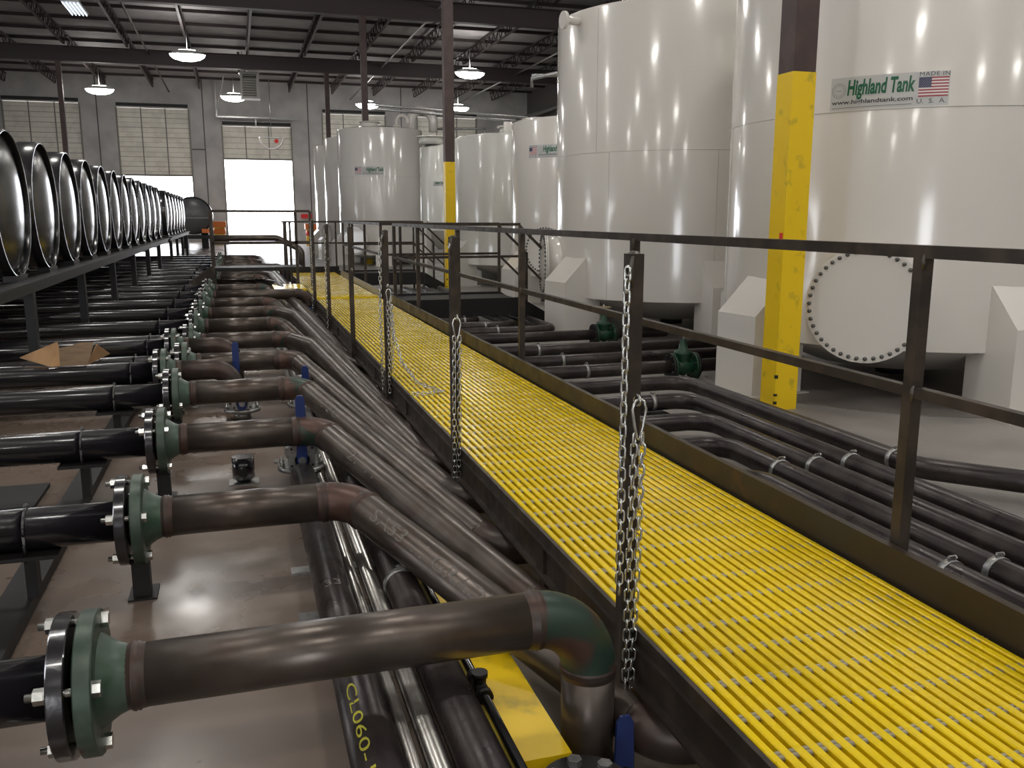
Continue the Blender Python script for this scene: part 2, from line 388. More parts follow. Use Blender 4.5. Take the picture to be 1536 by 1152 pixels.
# ================================================================== WALKWAY
GX0, GX1, GZ = 1.078, 2.02, .40
def grating(y0, y1, label, z=GZ):
    t = thing('grating_panel', label, 'grating', (GX0, y0, z), 0, 'yellow walkway gratings')
    n = 25; p = (GX1 - GX0) / n
    b = MB(); w = .0225
    prof = [(-w / 2, -.004), (-w / 2 + .003, 0), (w / 2 - .003, 0), (w / 2, -.004), (w / 2 - .001, -.010), (w / 2 - .0035, -.013), (w / 2 - .0035, -.036), (-w / 2 + .0035, -.036), (-w / 2 + .0035, -.013), (-w / 2 + .001, -.010)]
    L = y1 - y0; k = len(prof)
    b.add([(x, yy, zz) for yy in (0, L) for x, zz in prof], [(i, k + i, k + (i + 1) % k, (i + 1) % k) for i in range(k)] + [tuple(range(k)), tuple(range(2 * k - 1, k - 1, -1))])
    bd = b.data('bar', 'yellow_frp')
    for i in range(n): link('bar', bd, t, (p * (i + .5), 0, 0))
    r = MB(); r.cyl((0, -.0075, 0), (GX1 - GX0, -.0075, 0), .007, 8); r.cyl((0, .0075, 0), (GX1 - GX0, .0075, 0), .007, 8)
    rd = r.data('cross_rod', 'rod_gray'); y = .08
    while y < L - .03: link('cross_rod', rd, t, (0, y, -.0105)); y += .158
    return t
grating(1.0, 13.35, 'long yellow slotted walkway grating nearest the camera')
grating(13.75, 19.8, 'far yellow slotted walkway grating beyond the smooth yellow strip')
m = MB(); m.bb(GX0, GX1, 13.37, 13.73, GZ - .03, GZ + .012); tag(m.build('nosing_plate', 'yellow_frp'), 'smooth yellow cover strip across the walkway between the two gratings', 'cover plate')
t = thing('walkway_frame', 'dark steel frame carrying the yellow grated walkway', 'walkway frame', (0, 0, 0))
m = MB(); m.bb(1.062, 1.076, 1.0, 19.9, .245, GZ + .005); m.bb(1.035, 1.076, 1.0, 19.9, .245, .253); m.bb(1.05, 1.08, 1.0, 19.9, GZ - .045, GZ - .038); m.build('side_beam', 'rail_steel', t)
m = MB(); m.bb(2.03, 2.06, 1.0, 12.4, .2, .515); m.build('toe_plate', 'toe_steel', t)
m = MB(); m.bb(2.03, 2.06, 13.5, 18.7, .2, .5); o = m.build('toe_plate', 'galv', t); o['label'] = 'shinier far toe plate'
y = 1.6
while y < 19.5:
    m = MB(); m.bb(1.05, 2.04, y - .04, y + .04, .25, GZ - .046); m.build('cross_beam', 'rail_steel', t)
    for x in (1.09, 2.0):
        m = MB(); m.bb(x - .03, x + .03, y - .03, y + .03, 0, .26); m.bb(x - .07, x + .07, y - .07, y + .07, 0, .012); m.build('leg', 'rail_steel', t)
    y += 1.44
# right handrail
def sq(mb, a, b, w=.052): mb.bar(a, b, w * .78)
t = thing('handrail', 'dark steel two-bar handrail along the right side of the walkway', 'handrail')
m = MB(); sq(m, (2.1, .3, 1.49), (2.1, 12.42, 1.49)); m.build('top_rail', 'rail_steel', t)
m = MB(); sq(m, (2.1, .3, 1.035), (2.1, 12.42, 1.035), .045); m.build('mid_rail', 'rail_steel', t)
for y in (.3, 2.33, 4.5, 6.55, 8.65, 10.7, 12.4):
    m = MB(); sq(m, (2.1, y, .22), (2.1, y, 1.47), .055); m.build('post', 'rail_steel', t)
    for zz in (1.462, 1.035):
        w = MB(); w.tube([(2.083, y - .022, zz - .03), (2.081, y - .022, zz), (2.084, y - .021, zz + .025)], [.004, .008, .004], 8); w.build('weld', 'rail_weld', t)
# posts on left side with chains
EYE = {}
def lpost(y, label, top=1.5):
    t = thing('chain_post', label, 'post', (1.041, y, .2), 0, 'chain posts on the left edge of the walkway')
    m = MB(); m.bar((0, 0, -.04), (0, 0, top - .2), .042); m.build('post', 'rail_steel', t)
    m = MB(); m.lathe([(0, .008), (.012, .006), (.019, 0)], (0, 0, top - .2), (0, 0, 1), 10); m.tube([(-.014, -.022, top - .205), (-.018, -.022, top - .24), (-.012, -.022, top - .29)], [.004, .008, .003], 8); m.build('weld_cap', 'rail_weld', t)
    m = MB(); m.torus((.004, -.034, .895), (1, .2, 0), .016, .0035, 16, 6); m.torus((-.026, -.02, 1.255), (1, 0, 0), .014, .0035, 16, 6); m.build('eye', 'zinc', t)
    return t
lpost(2.235, 'nearest chain post, on the walkway edge, thick and brown')
lpost(4.38, 'second chain post from the camera on the left walkway edge')
lpost(6.55, 'third chain post on the left walkway edge, with three chain strands')
lpost(8.68, 'bare post without a chain, left edge of the walkway')
lpost(11.0, 'chain post just short of the smooth yellow strip', 1.5)
lpost(13.1, 'chain post furthest back, beside the smooth yellow strip', 1.55)
# chain link mesh
def link_mesh():
    m = MB(); hl = .0105; r = .0092; pts = []
    for i in range(9): a = -math.pi / 2 + math.pi * i / 8; pts.append((r * math.cos(a) * 1.0, 0, 0))
    pts = [(r * math.cos(a), 0, hl + r * math.sin(a)) for a in [math.pi * i / 8 for i in range(9)]] + [(-r * math.cos(a), 0, -hl - r * math.sin(a)) for a in [math.pi * i / 8 for i in range(9)]]
    m.tube(pts, .0034, 7, closed=True); return m.data('link', 'zinc')
LM = link_mesh(); PITCH = .0312
def strand(parent, pts, merge=None):
    P = [Vector(p) for p in pts]; d = []; acc = 0; k = 0; out = []
    for i in range(len(P) - 1):
        a, b = P[i], P[i + 1]; L = (b - a).length; t0 = acc
        while t0 < L:
            out.append((a.lerp(b, t0 / L), (b - a).normalized())); t0 += PITCH
        acc = t0 - L
    for p, dr in out:
        q = dr.to_track_quat('Z', 'Y').to_matrix() @ Matrix.Rotation((math.pi / 2 if k % 2 else 0) + .35, 3, 'Z')
        if merge is not None:
            merge.add([q @ v.co + p for v in LM.vertices], [list(f.vertices) for f in LM.polygons], True)
        else:
            o = link('link', LM, parent, p); o.rotation_euler = q.to_euler()
        k += 1
def hook(parent, p, s=1.):
    m = MB(); p = Vector(p)
    m.tube([p + Vector(v) * s for v in ((0, 0, .014), (-.012, -.004, .008), (-.019, -.004, -.012), (-.012, -.004, -.055), (-.005, -.004, -.085), (0, -.004, -.092), (.005, -.004, -.085), (.012, -.004, -.055), (.019, -.004, -.012), (.012, -.004, .008))], .0042 * s, 8, closed=True)
    return m.build('snap_hook', 'zinc', parent)
def chain(label, y, strands, hk=None, far=False, s=1.):
    t = thing('chain', label, 'chain', (0, 0, 0), 0, 'galvanised chains hanging from the walkway posts')
    if hk: hook(t, hk, s)
    mg = MB() if far else None
    for st in strands: strand(t, st, mg)
    if far: mg.build('link', 'zinc', t)
    return t
CX = .985
chain('single chain hanging on the left of the nearest chain post', 2.3, [[(1.012, 2.21, 1.445), (1.008, 2.205, 1.3), (1.004, 2.2, .9), (1.004, 2.2, .53)]])
chain('doubled chain on a snap hook at the front of the nearest chain post', 2.2, [[(1.036, 2.192, .985), (1.030, 2.195, .6), (1.028, 2.195, .18)], [(1.060, 2.19, .985), (1.055, 2.192, .6), (1.045, 2.195, .165)]], (1.048, 2.195, 1.085), s=1.1)
chain('doubled chain on a snap hook at the second chain post', 4.3, [[(1.03, 4.335, .985), (1.026, 4.34, .6), (1.026, 4.34, .19)], [(1.056, 4.335, .985), (1.054, 4.34, .6), (1.045, 4.34, .18)]], (1.043, 4.34, 1.08), s=1.1)
chain('chain hanging on the left of the third chain post', 6.6, [[(1.0, 6.53, 1.43), (.99, 6.53, .9), (.995, 6.53, .29)]])
chain('doubled chain on a snap hook at the third chain post', 6.6, [[(1.04, 6.505, .965), (1.045, 6.505, .6), (1.04, 6.505, .29)], [(1.062, 6.505, .965), (1.075, 6.50, .7), (1.065, 6.505, .45)]], (1.05, 6.51, 1.06))
chain('loose chain drooping from the third chain post onto the grating', 6.6, [[(1.07, 6.54, 1.0), (1.08, 6.5, .75), (1.11, 6.35, .55), (1.18, 6.12, .43), (1.30, 5.85, .412), (1.2, 5.8, .412), (1.1, 5.82, .412)]])
chain('chain hanging from the post just short of the smooth yellow strip', 11.1, [[(1.015, 10.96, 1.4), (1.01, 10.96, .8), (1.01, 10.96, .03)]], far=True)
chain('chain hanging from the furthest chain post', 13.1, [[(1.01, 13.06, 1.5), (1.01, 13.06, .8), (1.0, 13.06, .03)]], far=True)
# crossover platforms on the right
def platform(y0, y1, label, rl, x1=3.95, near_only=False):
    t = thing('crossover_platform', label, 'platform', (2.1, y0, 0), 0, 'crossover platforms right of the walkway')
    w = x1 - 2.1; d = y1 - y0
    m = MB(); m.bb(.0, w, 0, d, .37, .4); m.build('deck', 'black_steel', t)
    for yy in (0, d): m = MB(); m.bb(0, w, yy - .03, yy + .03, .17, .43); m.build('side_beam', 'black_steel', t)
    m = MB(); m.bb(w - .03, w + .03, 0, d, .17, .38); m.build('side_beam', 'black_steel', t)
    for yy in (0, d):
        m = MB(); sq(m, (0, yy, 1.49), (w, yy, 1.49), .05); m.build('top_rail', 'rail_steel', t)
        m = MB(); sq(m, (0, yy, 1.03), (w, yy, 1.03), .045); m.build('mid_rail', 'rail_steel', t)
        for x in ((.28, w) if yy else (w,)):
            m = MB(); sq(m, (x, yy, .0), (x, yy, 1.48), .05); m.build('post', 'rail_steel', t)
        m = MB(); sq(m, (w, yy, 1.46), (w + .46, yy, 1.02), .045); sq(m, (w + .46, yy, 1.04), (w + .46, yy, 0), .045); m.build('stair_rail', 'rail_steel', t)
        m = MB(); sq(m, (w, yy, 1.0), (w + .46, yy, .56), .04); m.build('stair_mid_rail', 'rail_steel', t)
        m = MB(); m.bar((w - .02, yy, .33), (w + .46, yy, .05), .03, .2); m.build('stringer', 'black_steel', t)
    m = MB(); m.bb(w + .1, w + .36, .05, d - .05, .18, .21); m.build('step', 'yellow_paint', t)
platform(12.4, 13.5, 'near crossover platform with dark beams and sloping stair rails', 'a')
platform(18.75, 19.85, 'far crossover platform at the end of the walkway', 'b', 3.8)
t = thing('handrail', 'dark steel handrail along the right side between the two crossover platforms', 'handrail', (2.1, 13.5, 0))
m = MB(); sq(m, (0, .1, 1.49), (0, 5.2, 1.49)); m.build('top_rail', 'rail_steel', t)
m = MB(); sq(m, (0, .1, 1.03), (0, 5.2, 1.03), .045); m.build('mid_rail', 'rail_steel', t)
for y in (.1, 1.9, 3.6, 5.15): m = MB(); sq(m, (0, y, .2), (0, y, 1.48), .05); m.build('post', 'rail_steel', t)
t = thing('end_rail', 'dark handrail closing the far end of the walkway', 'handrail', (1.03, 19.9, 0))
m = MB(); sq(m, (-.1, 0, 1.49), (1.1, 0, 1.49), .05); m.build('top_rail', 'rail_steel', t)
m = MB(); sq(m, (-.1, 0, 1.03), (1.1, 0, 1.03), .045); m.build('mid_rail', 'rail_steel', t)
m = MB(); m.bb(-.1, 1.1, -.03, .03, .2, .52); m.build('toe_plate', 'black_steel', t)
for x in (-.05, 1.05): m = MB(); sq(m, (x, 0, 0), (x, 0, 1.48), .05); m.build('post', 'rail_steel', t)
# left crossover bridge
t = thing('pipe_bridge', 'dark steel crossover bridge with tall rails over the left pipes', 'footbridge', (0, 15.5, 0))
m = MB(); sq(m, (-.4, 0, 1.69), (1.2, 0, 1.69)); m.build('top_rail', 'rail_steel', t)
m = MB(); sq(m, (-.4, 0, 1.17), (1.2, 0, 1.17), .06); m.build('mid_rail', 'rail_steel', t)
for x in (-.4, .96, 1.2):
    m = MB(); sq(m, (x, 0, SL if x < 0 else .42), (x, 0, 1.69), .06); m.build('post', 'rail_steel', t)
m = MB(); m.bb(-.4, 1.05, 0, .7, .7, .76); m.build('deck', 'black_steel', t)
for x in (-.4,): m = MB(); sq(m, (x, .7, SL), (x, .7, 1.69), .06); m.build('post', 'rail_steel', t)
for yy in (.05, .65): m = MB(); m.bar((-.4, yy, .7), (-1.1, yy, SL + .05), .03, .16); m.build('stringer', 'rail_steel', t)
t = thing('step_box', 'yellow-topped step beside the far end of the walkway', 'step', (.55, 14.3, 0))
m = MB(); m.bb(-.03, .46, 0, 1.1, .42, .48); m.build('tread', 'yellow_frp', t)
m = MB(); m.bb(.02, .42, .03, .06, .0 + SL, .42); m.bb(.02, .42, 1.04, 1.07, SL, .42); m.build('riser', 'black_steel', t)
for (x, y) in ((.95, 17.1), (.95, 18.6)):
    o = thing('rail_post', {17.1: 'slim dark rail post left of the far grating, nearer one', 18.6: 'slim dark rail post left of the far grating, further one'}[y], 'post', (x, y, .2)); m = MB(); sq(m, (0, 0, -.05), (0, 0, 1.3), .05); m.build('post', 'rail_steel', o)
# ================================================================== LEFT PIPE RUNS
ZP = .46; PR = .077
def YK(k): return 2.24 + 1.262 * k
def EK(k): return 1.40 + .715 * k
flg = MB(); flg.lathe([(.05, -.006), (.169, -.006), (.172, -.003), (.172, .029), (.169, .032), (.1, .032), (.098, .036), (.05, .036)], (0, 0, 0), (1, 0, 0), 40)
for i, s_ in enumerate(flg.s): pass
def flatten_lathe(me, ang=35):
    me.set_sharp_from_angle(angle=R(ang)); return me
fb = flatten_lathe(flg.data('black_flange', 'black_paint'))
gf = MB(); gf.lathe([(.05, 0), (.169, 0), (.172, .003), (.172, .037), (.169, .04), (.105, .04), (.1, .05)], (0, 0, 0), (1, 0, 0), 40)
gfd = flatten_lathe(gf.data('green_flange', 'green_primer'))
gn = MB(); gn.lathe([(.115, .035), (.11, .045), (.098, .06), (.085, .08), (PR + .001, .1), (PR + .001, .112)], (0, 0, 0), (1, 0, 0), 36); gnd = gn.data('flange_neck', 'green_light')
bo = MB(); bo.cyl((-.068, 0, 0), (.075, 0, 0), .0095, 10); bo.cyl((-.051, 0, 0), (-.028, 0, 0), .019, 6, smooth=False); bo.cyl((-.028, 0, 0), (-.024, 0, 0), .021, 16); bo.cyl((.070, 0, 0), (.088, 0, 0), .019, 6, smooth=False)
bod = bo.data('bolt', 'zinc')
def weldm(name='weld_bead'):
    m = MB(); m.lathe([(PR, -.028), (PR + .0015, -.024), (PR + .0015, -.012), (PR + .005, -.008), (PR + .0065, -.002), (PR + .003, .003), (PR + .006, .008), (PR + .0015, .013), (PR + .0015, .02), (PR, .024)], (0, 0, 0), (1, 0, 0), 32); return m.data(name, 'rust')
WD = weldm()
ub = MB(); ub.tube([(0, math.cos(a) * (PR + .006) if 0 <= a <= math.pi else 0, math.sin(a) * (PR + .006)) for a in [math.pi * i / 16 for i in range(17)]], .0065, 8)
ub.cyl((0, PR + .006, 0), (0, PR + .006, -.1), .0065, 8); ub.cyl((0, -PR - .006, 0), (0, -PR - .006, -.1), .0065, 8); ub.lathe([(0, .012), (.008, .01), (.01, 0)], (0, 0, PR + .01), (0, 0, 1), 8)
ubd = ub.data('u_bolt', 'black_paint')
us = MB(); us.bb(-.11, .11, -.1, .1, -PR - .014, -PR); us.bb(-.02, .02, -.03, .03, -(ZP - SL - .05), -PR - .014); usd = us.data('saddle', 'black_steel')
st = MB(); st.bb(-.032, .032, -.03, .03, -(ZP - SL), -.15); st.bb(-.05, .055, -.06, .08, -(ZP - SL), -(ZP - SL) + .008); std_ = st.data('stand', 'black_steel')
def mk_stub(x0):
    m = MB(); m.cyl((x0, 0, 0), (0, 0, 0), PR, 32); return m
bpd = None
def place_along(me, parent, name, p, d):
    o = link(name, me, parent, p); q = Vector(d).normalized().to_track_quat('X', 'Z'); o.rotation_euler = q.to_euler(); return o
ORD = ['first', 'second', 'third', 'fourth', 'fifth', 'sixth', 'seventh', 'eighth', 'ninth', 'tenth', 'eleventh', 'twelfth', 'thirteenth', 'fourteenth', 'fifteenth', 'sixteenth', 'seventeenth', 'eighteenth', 'nineteenth', 'twentieth', 'twenty-first']
def pipe_common(t, xf, detail, ang=20):
    global bpd
    if bpd is None: bpd = MB().cyl((-6.5, 0, 0), (0, 0, 0), PR, 32).data('black_pipe', 'black_paint')
    link('black_pipe', bpd, t, (xf, 0, 0)); link('black_flange', fb, t, (xf - .0, 0, 0), (0, 0, 0)).location.x = xf - .036
    g = link('green_flange', gfd, t, (xf + .012, 0, 0)); g['label'] = 'green primed flange half'
    link('flange_neck', gnd, t, (xf + .012, 0, 0))
    for i in range(4):
        a = R(ang + 90 * i); link('bolt', bod, t, (xf - .018, -math.cos(a) * .142, math.sin(a) * .142))
    link('u_bolt', ubd, t, (-.80 if detail else -.82, 0, 0)); link('saddle', usd, t, (-.80 if detail else -.82, 0, 0))
    if t.location.y > 3: link('stand', std_, t, (xf + .02, 0, 0))
    link('weld_bead', WD, t, (xf + .128, 0, 0))
def chalk(t, txt, p, axis, side, r, h, L, m='chalk', phi=60, swap=False):
    axis = Vector(axis).normalized(); up = Vector((0, 0, 1)); n = (up - axis * up.dot(axis)).normalized(); b = Vector(side); b = (b - axis * b.dot(axis)); b = (b - n * b.dot(n)).normalized()
    mb = MB(); P = Vector(p)
    def fn(u, v):
        if swap: u, v = v, u
        a = R(phi) + v / r
        return P + axis * u + (n * math.sin(a) + b * math.cos(a)) * (r + .0012)
    put_text(mb, txt, fn, 0, L, 0, h); return mb.build('chalk_marking', m, t)
KINDS = {}
for k in range(0, 20):
    y = YK(k); xf = -.437 - .008 * min(k, 6); drop = k in (0, 9, 15)
    det = k < 6
    if k == 0: lab = 'nearest flanged pipe, turning straight down at its green elbow'
    elif k == 9: lab = 'tenth flanged pipe from the camera, running long and turning down beside the yellow step'
    elif k == 15: lab = 'sixteenth flanged pipe from the camera, turning down beyond the crossover bridge'
    else: lab = '%s flanged pipe from the camera, black then bare steel, bending towards the walkway' % ORD[k]
    if k == 0: y = 2.16; xf = -.42
    t = thing('flanged_pipe', lab, 'pipe', (0, y, ZP + (.04 if k == 0 else 0)), 0, 'flanged pipes running side by side on the left')
    pipe_common(t, xf, det, 20 + (k * 37) % 60 * (k > 1))
    x0 = xf + .128
    if drop:
        xc = .895 if k == 0 else .98; rad = .165
        pts, idx = fillet([(x0, 0, 0), (xc, 0, 0), (xc, 0, -.50 if k == 0 else .0 - ZP + .1)], rad, 14)
        m = MB(); m.cyl(pts[0], pts[idx[0]], PR, 32); m.build('steel_pipe', 'mill_pipe', t)
        m = MB(); m.tube(pts[idx[0]:idx[1] + 1], PR + .002, 32, caps=False); m.build('elbow', 'elbow_green' if k == 0 else 'elbow_brown', t)
        m = MB(); m.cyl(pts[idx[1]], pts[-1], PR, 32); m.build('riser', 'mill_pipe', t)
        place_along(WD, t, 'weld_bead', pts[idx[0]], (1, 0, 0)); place_along(WD, t, 'weld_bead', pts[idx[1]], (0, 0, -1))
        if k == 0: place_along(WD, t, 'weld_bead', (xc, 0, -.455), (0, 0, -1))
    else:
        r = PR; xe = 1.02 if k > 1 else 1.09; ye = EK(k) - y - (.05 if k == 1 else 0); ze = (.155 if k > 1 else .12) - ZP
        if k > 4 and k % 2 == 0: zm = -.16
        else: zm = 0
        bx = .395 - .008 * k if k < 4 else .40
        seg = [(x0, 0, 0), (bx, 0, 0)]
        end = (xe, ye, ze)
        if k >= 5:
            dx = (xe - bx); seg += [(bx + .22, -.5, -.02 + zm)]
        seg += [end, (xe + .5, ye, ze)]
        rads = [.17] + ([.35] if k >= 5 else []) + [.16]
        pts, idx = fillet(seg, rads, 10)
        m = MB(); m.cyl(pts[0], pts[idx[0]], r, 32); m.build('steel_pipe', 'mill_pipe', t)
        m = MB(); m.tube(pts[idx[0]:idx[1] + 1], r + .0015, 28, caps=False); m.build('elbow', 'elbow', t)
        m = MB(); m.tube(pts[idx[1]:idx[-2] + 1], r, 28, caps=False); m.build('sloping_pipe', 'mill_pipe', t)
        m = MB(); m.tube(pts[idx[-2]:], r + .0015, 24); m.build('lower_elbow', 'elbow_brown', t)
        place_along(WD, t, 'weld_bead', pts[idx[0]], (1, 0, 0)); place_along(WD, t, 'weld_bead', pts[idx[1]], pts[idx[1] + 1] - pts[idx[1]])
        a = Vector(pts[idx[1]]); d = Vector(pts[idx[1] + 1]) - a; d.normalize()
        if k == 1: chalk(t, 'SA53 11 GRADE B', a + d * .12, d, (-1, -.6, 0), r, .055, .8, phi=30)
        if k == 2: chalk(t, '27 11', a + d * .35, d, (-1, -.6, 0), r, .05, .28, phi=25)
        if k == 3: chalk(t, '7 2 C', a + d * .4, d, (-1, -.6, 0), r, .045, .25, phi=30)
# short extra pipes between the main runs
for y, lab in ((6.975, 'extra flanged pipe tucked behind the fourth one, with a short green elbow'), (8.27, 'extra flanged pipe tucked in front of the sixth one, with a short elbow')):
    t = thing('flanged_pipe', lab, 'pipe', (0, y, ZP - .0), 0, 'flanged pipes running side by side on the left')
    pipe_common(t, -.60 if y < 7 else -.61, True, 50)
    pts, idx = fillet([(-.47, 0, 0), (-.08, 0, 0), (-.08, 0, SL - ZP)], .16, 12)
    m = MB(); m.tube(pts, PR, 28); m.build('elbow', 'elbow_brown', t)
# raised return pipe far back
t = thing('raised_pipe', 'brown pipe raised on its own above the far end of the pipe row', 'pipe', (0, 24.2, 0), 0)
pts, idx = fillet([(-.6, 0, 1.05), (1.0, 0, 1.05), (1.6, -.3, .75), (1.6, -.3, 0)], [.25, .2], 8)
m = MB(); m.tube(pts, .08, 20); m.build('pipe_body', 'mill_pipe', t)
m = MB(); sq(m, (-.3, 0, SL), (-.3, 0, .97), .06); m.build('stand', 'rail_steel', t)
# support rail and flat black square on the floor
m = MB(); m.bb(-.92, -.80, 1.6, 14.0, SL, SL + .05); tag(m.build('support_rail', 'black_steel'), 'long flat black rail on the brown floor under the black pipes', 'rail')
m = MB(); m.bb(-1.6, -1.05, 4.75, 5.17, SL, SL + .02); tag(m.build('floor_square', 'dark'), 'square black patch on the brown floor at the left edge', 'plate')  # thin black square laid flat over the floor
# floor bundle
def straight(name, label, pts, r, m_, rad=.2, seg=24, cat='pipe', group=None, part='pipe_body'):
    t = thing(name, label, cat, (0, 0, 0), 0, group); p, _ = fillet(pts, rad) if len(pts) > 2 else ([Vector(q) for q in pts], 0)
    m = MB(); m.tube(p, r, seg); m.build(part, m_, t); return t
G = 'pipes lying lengthwise on the left floor'
a = straight('floor_pipe', 'thick dark pipe furthest left of those lying along the brown floor', [(.27, 1.3, .225), (.27, 4.72, .225)], .068, 'dark_pipe', group=G)
chalk(a, '33', (.27, 3.05, .225), (0, 1, 0), (-1, 0, 0), .068, .05, .06, phi=60, swap=True); chalk(a, 'CL060-15', (.27, 2.35, .225), (0, -1, 0), (-1, 0, 0), .068, .03, .5, 'yellow_mark', phi=50)
straight('floor_conduit', 'thin shiny conduit left of the pair on the brown floor', [(.365, 1.3, .185), (.365, 12, .185)], .021, 'conduit', group=G, cat='conduit')
straight('floor_conduit', 'slightly thicker conduit right of the pair on the brown floor', [(.43, 1.3, .19), (.43, 12, .19)], .031, 'conduit', group=G, cat='conduit')
b = straight('floor_pipe', 'thick dark pipe beside the yellow curb, held by a silver strap', [(.525, 1.3, .225), (.525, 11.5, .225)], .064, 'dark_pipe', group=G)
chalk(b, 'MK', (.525, 3.85, .225), (0, -1, 0), (-1, 0, 0), .064, .035, .09, 'yellow_mark', phi=75)
def clamp(t, p, ax, r):
    d, u, w = frame(ax); p = Vector(p); m = MB()
    m.lathe([(r + .001, -.016), (r + .005, -.016), (r + .005, .016), (r + .001, .016)], p, ax, 28)
    side = Vector((0, 0, 1)); m.bar(p + side * (r), p + side * (r + .022), .03, .012); h = Vector(ax).cross(side).normalized()
    m.cyl(p + side * (r + .014) - h * .02, p + side * (r + .014) + h * .02, .005, 8); m.cyl(p + side * (r + .014) + h * .014, p + side * (r + .014) + h * .022, .010, 6, smooth=False)
    return m.build('strap_clamp', 'galv', t)
clamp(b, (.525, 3.12, .225), (0, 1, 0), .064)
for y in (3.1, 3.55, 5.3):
    m = MB(); m.bb(.14, .60, y - .035, y + .035, SL, SL + .006); m.bb(.14, .22, y - .035, y + .035, SL + .006, SL + .010)
    tag(m.build('strut_plate', 'galv'), {3.1: 'bright metal strut plate under the floor pipes, nearest one', 3.55: 'bright metal strut plate under the floor pipes, second one', 5.3: 'metal strut plate under the floor pipes, behind the silver valve'}[y], 'plate', 'strut plates under the floor pipes')
# yellow curb with small pipe
t = thing('floor_curb', 'bright yellow painted curb at the edge of the brown floor', 'curb', (0, 2.05, 0))
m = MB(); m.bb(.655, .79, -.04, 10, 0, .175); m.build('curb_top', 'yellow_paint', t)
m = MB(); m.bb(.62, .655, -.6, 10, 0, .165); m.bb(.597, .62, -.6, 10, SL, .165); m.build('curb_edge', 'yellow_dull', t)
t = straight('threaded_pipe', 'thin black threaded pipe with a tee resting along the yellow curb', [(.637, 1.4, .182), (.637, 5.5, .182)], .0135, 'black_paint', cat='pipe')
m = MB(); m.cyl((.637, 2.35, .182), (.637, 2.45, .182), .022, 14); m.cyl((.637, 2.4, .182), (.637, 2.4, .225), .02, 14); m.cyl((.637, 2.33, .182), (.637, 2.36, .182), .025, 14); m.cyl((.637, 2.44, .182), (.637, 2.47, .182), .025, 14); m.cyl((.637, 2.4, .215), (.637, 2.4, .232), .025, 14); m.build('tee_fitting', 'black_steel', t)
# valves with blue levers
def lever_valve(label, loc, zl, body=True, tilt=0., ht=.45):
    t = thing('lever_valve', label, 'valve', loc, 0, 'valves with blue levers')
    if body:
        m = MB(); m.cyl((0, .1, 0), (0, .1, .025), .128, 32); m.cyl((0, .1, -.065), (0, .1, 0), .058, 24); m.build('base_flange', 'galv', t)
        for i in range(8):
            a = R(22 + 45 * i); m = MB(); m.cyl((math.cos(a) * .112, .1 + math.sin(a) * .112, .02), (math.cos(a) * .112, .1 + math.sin(a) * .112, .06), .009, 8); m.cyl((math.cos(a) * .112, .1 + math.sin(a) * .112, .025), (math.cos(a) * .112, .1 + math.sin(a) * .112, .042), .016, 6, smooth=False); m.build('bolt', 'zinc', t)
        m = MB(); m.lathe([(.075, .025), (.07, .05), (.09, .09), (.09, .16), (.07, .2), (.08, .22)], (0, .1, 0), (0, 0, 1), 28); m.build('valve_body', 'galv', t)
        m = MB(); m.bb(-.07, .07, -.03, -.018, .035, .16); m.bb(-.085, .085, -.028, .02, .11, .15); m.cyl((0, -.03, .08), (0, .05, .08), .04, 20); m.build('stem_plate', 'galv', t)
        m = MB()
        for x, z in ((-.055, .05), (.055, .05), (-.055, .145), (.055, .145)): m.cyl((x, -.0305, z), (x, -.029, z), .007, 10)
        m.build('bolt_hole', 'dark', t)
        m = MB(); m.cyl((0, -.055, .08), (0, -.03, .08), .021, 20); m.build('stem_nut', 'galv', t)
    m = MB(); z0 = .055; y = -.042
    if not body and loc[2] > .1: m.bb(-.02, .02, y, y + .08, 0, z0); m.bb(-.06, .06, y, y + .1, 0, .012)
    pr = [(-.03, z0 - .01), (-.02, z0 - .02), (.02, z0 - .02), (.03, z0 - .01), (.027, z0 + .08), (.025, z0 + ht - .02), (.014, z0 + ht), (-.014, z0 + ht), (-.025, z0 + ht - .02), (-.027, z0 + .08)]
    n = len(pr); m.add([(x, yy + tilt * (z - z0), z) for yy in (y, y + .012) for x, z in pr], [tuple(range(n)), tuple(range(2 * n - 1, n - 1, -1))] + [(i, n + i, n + (i + 1) % n, (i + 1) % n) for i in range(n)])
    m.build('lever', 'blue', t)
    return t
lever_valve('silver valve with an upright blue lever, seen below the second pipe elbow', (.275, 4.80, SL + .065), .4, ht=.385)
lever_valve('silver valve with a blue lever standing left of the others, behind the third pipe', (-.03, 6.45, SL + .065), .3, ht=.2)
lever_valve('blue valve lever tip showing above the fourth pipe elbow', (.42, 6.5, SL + .065), .3, body=True, ht=.265)
lever_valve('blue valve lever rising behind the extra short pipe', (-.06, 7.14, SL), .3, body=False, ht=.44)
t = lever_valve('blue lever at the foot of the nearest pipe elbow, bottom edge of the photo', (.965, 2.09, 0), .1, body=False, ht=.172)
m = MB(); m.cyl((0, -.045, .055), (0, .0, .055), .018, 14); m.bb(-.02, .02, -.03, 0, 0, .07); m.build('lever_hub', 'black_steel', t)
t = thing('valve_flange', 'dark round bolted flange at the near end of the yellow curb', 'flange', (.772, 1.865, 0))
m = MB(); m.cyl((0, 0, 0), (0, 0, .17), .075, 28); m.cyl((0, 0, .15), (0, 0, .185), .118, 36); m.build('flange_ring', 'black_steel', t)
for i in range(6):
    a = R(30 + 60 * i); m = MB(); m.cyl((math.cos(a) * .08, math.sin(a) * .08, .185), (math.cos(a) * .08, math.sin(a) * .08, .203), .02, 6, smooth=False); m.build('bolt', 'galv', t)
